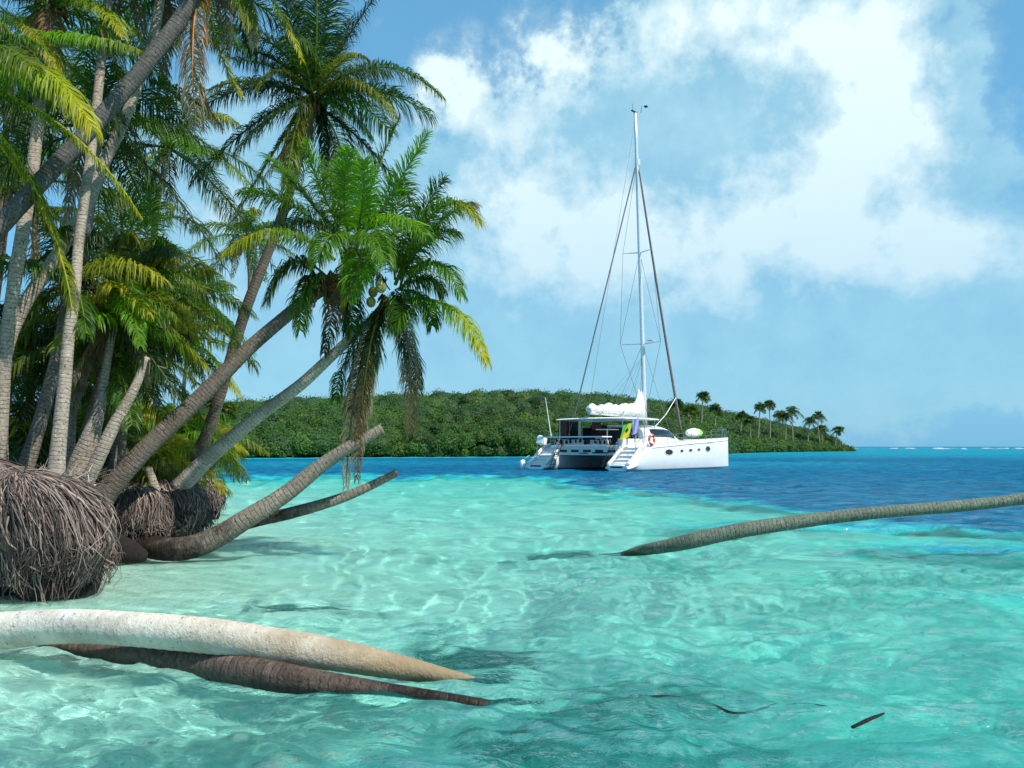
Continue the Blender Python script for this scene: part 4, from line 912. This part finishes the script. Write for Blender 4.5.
def hull(sy, lab):
    xs = np.array([-.15,0,.25,.5,.75,1,1.3,1.6,1.9,2.2,2.8,4,5.5,7,8.5,10,11.5,12.8,13.8,14.6,15.1,15.4]); secs = []; low = []
    for x in xs:
        b_ = float(halfb(max(x,0))); s = float(sheer(max(x,0))); kz = float(np.interp(x,[-.2,0,1.5,8,14,15.4],[.10,-.12,-.4,-.55,-.45,-.1]))
        x2 = x
        pts = [(-b_*.86, s),(-b_*.98, s-.10),(-b_, s*.5),(-b_*.86,.18),(-b_*.62,(kz)*.5+.02),(-b_*.3,kz*.9),(0,kz),(b_*.3,kz*.9),(b_*.62,kz*.5+.02),(b_*.86,.18),(b_,s*.5),(b_*.98,s-.10),(b_*.86,s),(b_*.4,s+.05),(-b_*.4,s+.05)]
        secs.append([(x2-(.0), y+sy*C2, z) for y,z in pts])
    mb = MB(); mb.loft(secs); o = mb.build('hull', M['gel'], boat, smooth=True, sharp=32); o['label'] = lab
    # boot stripe just proud of the hull
    mb = MB(); xs2 = np.linspace(.1,15.3,40)
    for sd_ in (-1,1):
        rows = []
        for z0 in (-.06,.10):
            f = [(x, sy*C2+sd_*(halfb(x)*(.86 if z0>0 else .80)+.03*(1 if x<14.5 else .6)), z0) for x in xs2]
            rows.append(f)
        mb.loft(np.array(rows), closed=False, cap=False)
    mb.build('boot_stripe', M['teal'], o)
    # recessed stairs in the scoop
    mb = MB()
    for k,(x0,z0) in enumerate(((.12,.42),(.50,.66),(.88,.92),(1.28,1.20),(1.68,1.44))):
        mb.box((x0+.28, sy*C2, z0-.05), (.46,1.22,.26))
    mb.build('transom_steps', M['gel2'], o)
    mb = MB()
    for s2 in (-1,1):
        u = np.linspace(0,1,14); x = .0+u*2.4
        mb.tube(np.column_stack((x, np.full(14, sy*C2+s2*.74), sheer(x)+.16*np.sin(u*PI)+.10)), .12, 8)
    mb.build('coaming', M['gel'], o, smooth=True)
    mb = MB(); mb.box((-.14, sy*C2, .27), (.04,.9,.10)); mb.build('boarding_slot', M['dark'], o)
    # topside ports
    for (x,z,rx,rz) in ((4.7,1.22,.55,.20),(6.45,1.30,.22,.10),(7.7,1.34,.24,.10),(9.0,1.38,.22,.10),(10.5,1.44,.42,.20)):
        for s2 in (-1,1):
            mb = MB(); a = np.arange(20)*2*PI/20
            def yy(xx, zz): 
                b_ = halfb(xx); s = sheer(xx); return np.interp(zz, [.18, s*.5, s-.1, s], [b_*.86, b_, b_*.98, b_*.86])
            ring = lambda k, dy: [(x+rx*k*math.cos(t_), sy*C2+s2*(float(yy(x+rx*k*math.cos(t_), z+rz*k*math.sin(t_)))+dy), z+rz*k*math.sin(t_)) for t_ in a]
            mb.loft(np.array([ring(1.12,.0), ring(1.10,.022), ring(.92,.022)]), cap=False)
            pf = mb.build('porthole', M['gel2'], o)
            mb = MB(); R0 = ring(.94,.02); mb.poly(R0 if s2>0 else R0[::-1]); mb.build('pane', M['glass'], pf)
    return o
hs = hull(-1, 'starboard hull, its lit side towards the shore reef'); hp = hull(1, 'port hull, its stern in shade')
for h_ in (hs, hp): del h_['label']
mb = MB(); xs = np.linspace(2.6, 15.2, 40)
for sd_ in (-1,1):
    mb.tube(np.column_stack((xs, -C2+sd_*(halfb(xs)*.985+.01), sheer(xs)-.16)), .028, 5)
    mb.tube(np.column_stack((xs, C2+sd_*(halfb(xs)*.985+.01), sheer(xs)-.16)), .028, 5)
mb.build('rub_rail', M['alu'], boat)
# bridge deck and nacelle
mb = MB(); secs = []
for x in (1.3,2.2,4,7,9.5,11.2):
    t_ = float(np.interp(x,[1.3,11.2],[1.62,1.95])); bz_ = float(np.interp(x,[1.3,4,9,11.2],[1.02,.9,.95,1.5]))
    secs.append([(x,-2.62,bz_),(x,2.62,bz_),(x,2.62,t_),(x,-2.62,t_)])
mb.loft(secs); mb.build('bridge_deck', M['gel'], boat, sharp=30)
mb = MB()
for y in np.linspace(-2.0,2.0,5): mb.box((1.27,y,1.30), (.05,.62,.16))
mb.build('stern_lockers', M['dark'], boat)
mb = MB(); mb.box((1.26,-1.1,1.18), (.05,1.3,.08)); mb.box((1.26,.3,1.14),(.05,.7,.05)); mb.build('name_board', M['dark'], boat)
# cabin: rounded coachroof running down to the foredeck
mb = MB(); secs = []
for x, hh, w_ in ((4.1,3.05,2.75),(5.5,3.12,2.8),(7.0,3.10,2.75),(8.0,3.0,2.6),(8.9,2.62,2.45),(9.8,2.25,2.25),(10.8,2.0,2.0),(11.5,1.9,1.7)):
    b0 = float(np.interp(x,[4,11.5],[1.60,1.80])); sec = []
    for k in range(13):
        a = PI*k/12; c_, s_ = math.cos(a), math.sin(a)
        sec.append((x, w_*np.sign(c_)*abs(c_)**.38, b0+(hh-b0)*abs(s_)**.42))
    secs.append(sec)
mb.loft(secs); cabin = mb.build('cabin', M['gel'], boat, smooth=True, sharp=40)
# wrap-round cabin windows a little proud of the shell
mb = MB()
def cabpt(x, a, off=.02):
    hh = float(np.interp(x,[4.1,5.5,7.0,8.0,8.9,9.8,10.8],[3.05,3.12,3.10,3.0,2.62,2.25,2.0])); w_ = float(np.interp(x,[4.1,5.5,7.0,8.0,8.9,9.8,10.8],[2.75,2.8,2.75,2.6,2.45,2.25,2.0])); b0 = float(np.interp(x,[4,11.5],[1.60,1.80]))
    c_, s_ = math.cos(a), math.sin(a); return (x+off*.5, (w_+off)*np.sign(c_)*abs(c_)**.38, b0+(hh-b0+off)*abs(s_)**.42)
for s2 in (0,1):
    rows = [[cabpt(x, (a if not s2 else PI-a), .025) for x in np.linspace(5.0,8.7,14)] for a in np.linspace(.13,.60,6)]
    mb.loft(np.array(rows), closed=False, cap=False)
mb.build('side_window', M['glass'], cabin, smooth=True)
mb = MB(); rows = [[cabpt(x, a, .03) for a in np.linspace(.55,PI-.55,14)] for x in (8.15,8.4,8.65,8.9,9.1)]; mb.loft(np.array(rows), closed=False, cap=False); mb.build('windscreen', M['glass'], cabin, smooth=True)
mb = MB(); mb.box((4.06,0,2.3),(.05,4.6,1.25)); mb.build('saloon_door', M['dark'], cabin)
mb = MB(); mb.box((2.9,2.74,2.75),(2.3,.03,1.25)); mb.build('side_screen', M['dark'], cabin)  # dark sheet added to deepen the shade under the hard top
mb = MB(); mb.box((4.0,.9,2.6),(.08,1.3,1.0)); mb.build('saloon_opening', M['maroon'], cabin)
# cockpit sides, seats and wheel
mb = MB(); mb.box((2.7,2.55,1.85),(2.6,.30,.55)); mb.box((2.7,-2.55,1.85),(2.6,.30,.55)); mb.box((1.55,0.2,1.82),(.35,3.6,.45)); mb.box((2.9,1.2,1.9),(1.2,1.6,.08)); mb.box((2.9,1.2,1.75),(.2,.2,.35)); mb.build('cockpit_seats', M['gel2'], boat)
mb = MB(); a = np.linspace(0,2*PI,25); mb.tube(np.column_stack((np.full(25,3.6), -2.1+.42*np.cos(a), 2.45+.42*np.sin(a))), .03, 6, cap=False)
for k in range(3): mb.tube(np.array([(3.6,-2.1-.42*math.cos(k*PI/3),2.45-.42*math.sin(k*PI/3)),(3.6,-2.1+.42*math.cos(k*PI/3),2.45+.42*math.sin(k*PI/3))]), .015, 5)
mb.build('steering_wheel', M['steel'], boat)
# hard top on posts, with screens
mb = MB(); secs = []
for x in (1.5,1.7,3,4.5,5.8,6.1):
    e = .0 if 1.6<x<6 else .10; z0 = 3.42+.06*math.sin((x-1.5)/4.6*PI)
    secs.append([(x,y,z0+(.13-e*.6)*(1-(abs(y)/3.0)**4*.6)*(1) if k else z0+e*.4) for k in (0,) for y in np.linspace(-2.9+e,2.9-e,9)]+[(x,y,z0+.14-e*.6-.06*(abs(y)/2.9)**3) for y in np.linspace(2.9-e,-2.9+e,9)])
mb.loft(secs); mb.build('hard_top', M['gel'], boat, smooth=True, sharp=35)
mb = MB()
for (x,y) in ((1.7,2.6),(1.7,-2.6),(1.75,0.9),(4.2,2.75),(4.2,-2.75),(5.9,-2.5),(5.9,2.5),(3.0,-2.75),(3.0,2.75)): mb.tube(np.array([(x,y,1.9),(x,y,3.44)]), .035, 6)
mb.build('hard_top_posts', M['steel'], boat)
mb = MB(); mb.box((1.75,2.30,2.80),(.04,.55,1.15)); mb.box((2.1,2.62,2.80),(.7,.04,1.15)); mb.build('side_screen', M['maroon'], boat)
mb = MB(); mb.box((1.9,-.35,3.0),(.05,.7,.5)); mb.build('rolled_screen', M['maroon'], boat)
mb = MB(); mb.box((2.4,-.9,2.75),(1.3,1.0,.06)); mb.tube(np.array([(2.4,-.9,1.9),(2.4,-.9,2.75)]),.05,6); mb.build('chart_table', M['whitep'], boat)
# stern davits with the flat panel across them
mb = MB()
for y in (2.3,-1.7):
    mb.tube(np.array([(1.4,y,1.55),(1.15,y,2.0),(.5,y,2.16),(-.1,y,2.14)]), .05, 6)
mb.build('davits', M['steel'], boat)
mb = MB(); mb.box((.45,.3,2.24),(1.15,5.0,.07)); pn = mb.build('stern_panel', M['whitep'], boat)
mb = MB()
for k in range(4): mb.box((.45,-1.55+k*1.24,2.285),(1.0,1.15,.015))
mb.build('solar_cells', M['panel'], pn)
r = np.random.default_rng(4)
for k in range(12):
    y = -2.0+k*.38; mb = MB(); h_ = r.uniform(.12,.42); w_ = r.uniform(.10,.26)
    mb.lathe([(.001,-h_/2),(w_*.45,-h_*.42),(w_*.5,0),(w_*.4,h_*.38),(.02,h_/2),(.012,.32)], 8, (.9+r.uniform(-.2,.2), y, 1.95+r.uniform(-.08,.05))); mb.build('hanging_bag', M['dark'], boat, smooth=True)
# rails, stanchions, ladders
mb = MB()
for sy in (-1,1):
    xs = np.linspace(2.6,14.9,12); ys = sy*(C2+halfb(xs)*.82); zs = sheer(xs)
    for x,y,z in zip(xs,ys,zs): mb.tube(np.array([(x,y,z-.02),(x,y,z+.62)]), .017, 5)
    for dz in (.34,.62): mb.tube(np.column_stack((xs,ys,zs+dz)), .009, 4, cap=False)
    for y0 in (C2-.75, C2+.75): mb.tube(np.array([(.9,sy*y0,1.0),(1.0,sy*y0,1.85),(1.9,sy*y0,2.2),(2.7,sy*y0,2.3)]), .022, 5)
    mb.tube(np.array([(13.6,sy*(C2-.45),2.2),(13.7,sy*(C2-.45),2.85),(15.0,sy*(C2-.12),2.95),(15.1,sy*(C2-.05),2.3)]), .022, 5)
    mb.tube(np.array([(13.6,sy*(C2+.45),2.2),(13.7,sy*(C2+.45),2.85),(15.0,sy*(C2+.12),2.95),(15.1,sy*(C2+.05),2.3)]), .022, 5)
mb.build('guard_rails', M['steel'], boat)
for sy, y0 in ((1, C2-1.15), (-1, -C2+1.15)):
    mb = MB()
    for dy in (-.16,.16): mb.tube(np.array([(1.15,y0+dy,1.75),(.15,y0+dy-.0,.25)]), .024, 5)
    for k in range(6): u = k/5.5; mb.tube(np.array([(1.15-u,y0-.16,1.75-1.5*u),(1.15-u,y0+.16,1.75-1.5*u)]), .018, 4)
    mb.build('boarding_ladder', M['dark'], boat)
# crossbeam and trampoline
mb = MB(); mb.tube(np.array([(14.2,-C2,2.0),(14.3,0,2.08),(14.2,C2,2.0)]), .12, 10); mb.build('cross_beam', M['alu'], boat, smooth=True)
mb = MB(); mb.box((12.7,0,1.93),(2.9,5.2,.03)); mb.build('trampoline', M['dark'], boat)
# mast and rigging
mz0 = 3.0; MX = 8.75
TX = MX-.95; TZ = solve_z(636,113,TX,0); HX = MX-.72; HZ = solve_z(640,163,HX,0)
def mast(f): return np.array((MX+(TX-MX)*f, 0, mz0+(TZ-mz0)*f))
mb = MB(); mb.tube(np.array([mast(f) for f in np.linspace(0,1,12)]), np.linspace(.17,.12,12), 12); ms = mb.build('mast', M['alu'], boat, smooth=True)
mb = MB(); mb.box(mast(1)+np.array((-.15,0,.06)),(.7,.12,.08)); mb.tube(np.array([mast(1)+np.array((.3,-.3,.0)),mast(1)+np.array((.35,-.35,.55))]),.02,5); mb.tube(np.array([mast(1)+np.array((-.4,0,.05)),mast(1)+np.array((-.4,0,.6))]),.015,5); mb.box(mast(1)+np.array((.3,-.75,.40)),(.22,.22,.10)); mb.build('masthead_sensors', M['dark'], ms)
def fz(py): return (solve_z(641,py,MX-.4,0)-mz0)/(TZ-mz0)
F1, F2, F0 = fz(344), fz(253), fz(163)
mb = MB(); tips = {}
for f, w_ in ((F1,1.75),(F2,1.25)):
    for s2 in (-1,1):
        p = mast(f); q = p+np.array((-.35,s2*w_,.05)); tips[(round(f,3),s2)] = q; mb.tube(np.array([p,q]), (.045,.03), 6)
mb.box(mast(F1)+np.array((.0,-.75,.22)),(.55,.5,.06)); mb.box(mast(F0)+np.array((.1,0,0)),(.35,.25,.45))
mb.build('spreaders', M['alu'], ms)
mb = MB(); c0 = np.array((MX-1.1,0,0))
for s2 in (-1,1):
    ch = np.array((MX-1.2, s2*3.0, 1.95)); t1, t2 = tips[(round(F1,3),s2)], tips[(round(F2,3),s2)]
    mb.tube(np.array([mast(F0), t2, t1, mast(.03)]), .014, 4)
    mb.tube(np.array([mast(F2), t1]), .014, 4); mb.tube(np.array([mast(F1), ch]), .014, 4)
bend = np.array((1.5,0,4.15))
for k, (a, b_, w_) in enumerate(((mast(.985), bend, .014),)): mb.tube(np.array([a,b_]), w_, 4)
mb.build('rigging', M['wire'], boat)
mb = MB(); e = np.array((1.9,1.5,3.7)); a = mast(F0); u = np.linspace(0,1,10)[:,None]
mb.tube(a*(1-u)+e*u, .05, 6); mb.tube(np.array([e,(1.6,2.0,1.8)]), .03, 5); mb.build('topping_line', M['wire'], boat)
fs0, fs1 = mast(F0)+np.array((.15,0,0)), np.array((14.2,0,2.35)); mb = MB(); u = np.linspace(0,1,26)[:,None]
mb.tube(fs0*(1-u)+fs1*u+np.array((0,0,-.35))*np.sin(u*PI), np.interp(u.ravel(),[0,.03,.1,.9,.97,1],[.03,.05,.075,.11,.10,.05]), 8); mb.build('furled_jib', M['jib'], boat, smooth=True)
mb = MB(); mb.lathe([(.001,-.15),(.2,-.15),(.2,.15),(.001,.15)],10,(14.15,0,2.45)); mb.build('furler_drum', M['dark'], boat)
# boom with the mainsail flaked on it
mb = MB(); mb.tube(np.array([(8.6,0,3.78),(1.55,0,3.92)]), .13, 10); mb.build('boom', M['alu'], boat, smooth=True)
mb = MB(); r = np.random.default_rng(12); secs = []; nx = 44
for i in range(nx):
    u = i/(nx-1); x = 1.5+7.0*u
    hh = float(np.interp(u,[0,.05,.25,.5,.7,.8,.86,.9,.95,1],[.30,.50,.55,.66,.78,1.0,1.35,1.6,1.8,1.6]))*(1+.16*math.sin(u*33)*math.sin(u*13)+r.normal()*.08)
    w_ = float(np.interp(u,[0,.1,.7,.86,1],[.22,.36,.46,.36,.24]))*(1+.12*math.sin(u*57+1)); z0 = 3.96-.14*u
    sec = []
    for k in range(14):
        a = 2*PI*k/14; lx = w_*math.cos(a)*(1+.14*math.sin(a*4+u*30)); zz = z0+hh*.48+hh*.52*math.sin(a)*(1+.10*math.sin(u*63+a*2))
        if math.sin(a) > 0 and u > .82: lx *= 1-.6*math.sin(a)
        sec.append((x, lx+.08*math.sin(u*20), zz))
    secs.append(sec)
mb.loft(secs); sail = mb.build('furled_mainsail', M['canvas'], boat, smooth=True)
mb = MB()
for x in (2.6,5.2): 
    a = np.linspace(0,2*PI,13); mb.tube(np.column_stack((np.full(13,x), .47*np.cos(a), 4.12+.34*np.sin(a))), .018, 4, cap=False)
mb.build('sail_ties', M['dark'], sail)
mb = MB(); 
for s2 in (-1,1):
    for x in (3.0,5.5,7.2): mb.tube(np.array([mast(F1*.85), (x,s2*.4,4.2)]), .008, 3)
mb.build('lazy_jacks', M['wire'], boat)
mb = MB(); mb.tube(np.array([(9.2,-.4,2.9),(10.4,-.8,4.0),(11.6,-1.0,5.3)]), .028,6); mb.build('staysail_pole', M['whitep'], boat)
# aerial on the port stern
mb = MB(); p0, p1 = np.array((.7,2.6,2.25)), np.array((.5,2.95,5.0)); mb.tube(np.array([p0,p0*.5+p1*.5,p1]), (.045,.03,.02), 5); mb.build('whip_aerial', M['whitep'], boat)
mb = MB(); mb.box((.8,3.5,2.0),(.5,.5,.5),ry=.3); mb.lathe([(.001,-.3),(.2,-.25),(.24,0),(.2,.25),(.001,.3)],10,(1.1,3.9,2.1)); mb.build('stern_locker_box', M['whitep'], boat)
# loose things aboard: own top-level objects
def aboard(o, label, cat): 
    o.location = (BX,BY,0); o.rotation_euler = (0,0,TH); return tag(o, label, cat)
mb = MB(); a = np.linspace(0,2*PI,31)
P = np.column_stack((2.6+.31*np.cos(a), np.full(31,-4.28), 2.05+.31*np.sin(a))); mb.tube(P, .085, 10, cap=False)
ring_ = aboard(mb.build('life_ring', M['orange'], smooth=True), 'orange and white life ring hanging on the rail of the catamaran', 'life ring')
mb = MB()
for k in range(4):
    q = np.linspace(k*PI/2+.2, k*PI/2+.62, 6); mb.tube(np.column_stack((2.6+.31*np.cos(q), np.full(6,-4.28), 2.05+.31*np.sin(q))), .09, 10, cap=False)
o = mb.build('white_bands', M['whitep'], ring_, smooth=True)
def cloth(x0, y0, z0, w, h, nx, nz, ang, lean, cols, off=0.0, sub=None):
    d = np.array((math.cos(ang), math.sin(ang), 0)); nrm_ = np.array((-math.sin(ang), math.cos(ang), 0)); G_ = np.zeros((nz+1,nx+1,3))
    for i in range(nz+1):
        for j in range(nx+1):
            u, v = j/nx, i/nz; G_[i,j] = np.array((x0,y0,z0))+d*(u*w+v*lean)+np.array((0,0,-1))*(v*h-.18*u)+nrm_*(.05*math.sin(u*7+v*3)+off)
    return G_
def flag_parts(name, label, G_, zones, cat='flag'):
    root = None
    for nm, mat, idx in zones:
        mb = MB(); 
        for (i,j) in idx: mb.add(np.array([G_[i,j],G_[i,j+1],G_[i+1,j+1],G_[i+1,j]]), [(0,1,2,3)])
        if root is None: root = aboard(mb.build(name, M[mat]), label, cat)
        else: mb.build(nm, M[mat], root)
    return root
Gf = cloth(1.3,-2.95,3.0,.6,.98,12,12,math.radians(-50),-.28,None)
allc = [(i,j) for i in range(12) for j in range(12)]
def zone(i,j):
    u, v = (j+.5)/12, (i+.5)/12
    if abs(u-.55)*1.3+abs(v-.45)*1.1 < .24: return 2
    return 0 if (u+.55*v) > .52 and (u-.35*v) < .75 else 1
fl = flag_parts('flag', 'green and yellow flag with a dark emblem hanging at the stern of the catamaran', Gf, [('f','yellow',[c for c in allc if zone(*c)==0]),('green_border','flaggreen',[c for c in allc if zone(*c)==1 and c[1]<6]),('green_border','flaggreen',[c for c in allc if zone(*c)==1 and c[1]>=6]),('dark_emblem','black',[c for c in allc if zone(*c)==2])])
Gf = cloth(2.0,-3.2,3.35,.42,1.0,5,8,math.radians(-50),-.05,None)
flag_parts('towel', 'lilac cloth hanging behind the green and yellow flag', Gf, [('f','lilac',[(i,j) for i in range(8) for j in range(5)])], 'cloth')
mb = MB(); secs = []
for i in range(13):
    u = i/12; R = .36*max(.06,math.sin(PI*min(max(u,.02),.98)))**.42; secs.append([(11.0+u*2.3, -2.2+R*1.1*math.cos(a), 2.62+R*math.sin(a)*(1+.06*math.sin(u*18))) for a in np.arange(14)*2*PI/14])
mb.loft(secs[:8]); bg_ = aboard(mb.build('sail_bag', M['whitep'], smooth=True), 'white and lime green sail bag lying on the foredeck of the catamaran', 'bag')
mb = MB(); mb.loft(np.array(secs[7:])); mb.build('lime_end', M['green'], bg_, smooth=True)
mb = MB(); mb.lathe([(.001,-.35),(.16,-.28),(.2,0),(.16,.28),(.001,.35)],12,(-.1,4.5,.35)); mb.tube(np.array([(-.1,4.5,.65),(.3,4.2,1.0)]),.012,4)
aboard(mb.build('fender', M['whitep'], smooth=True), 'white fender tied at the far stern corner of the catamaran', 'fender')
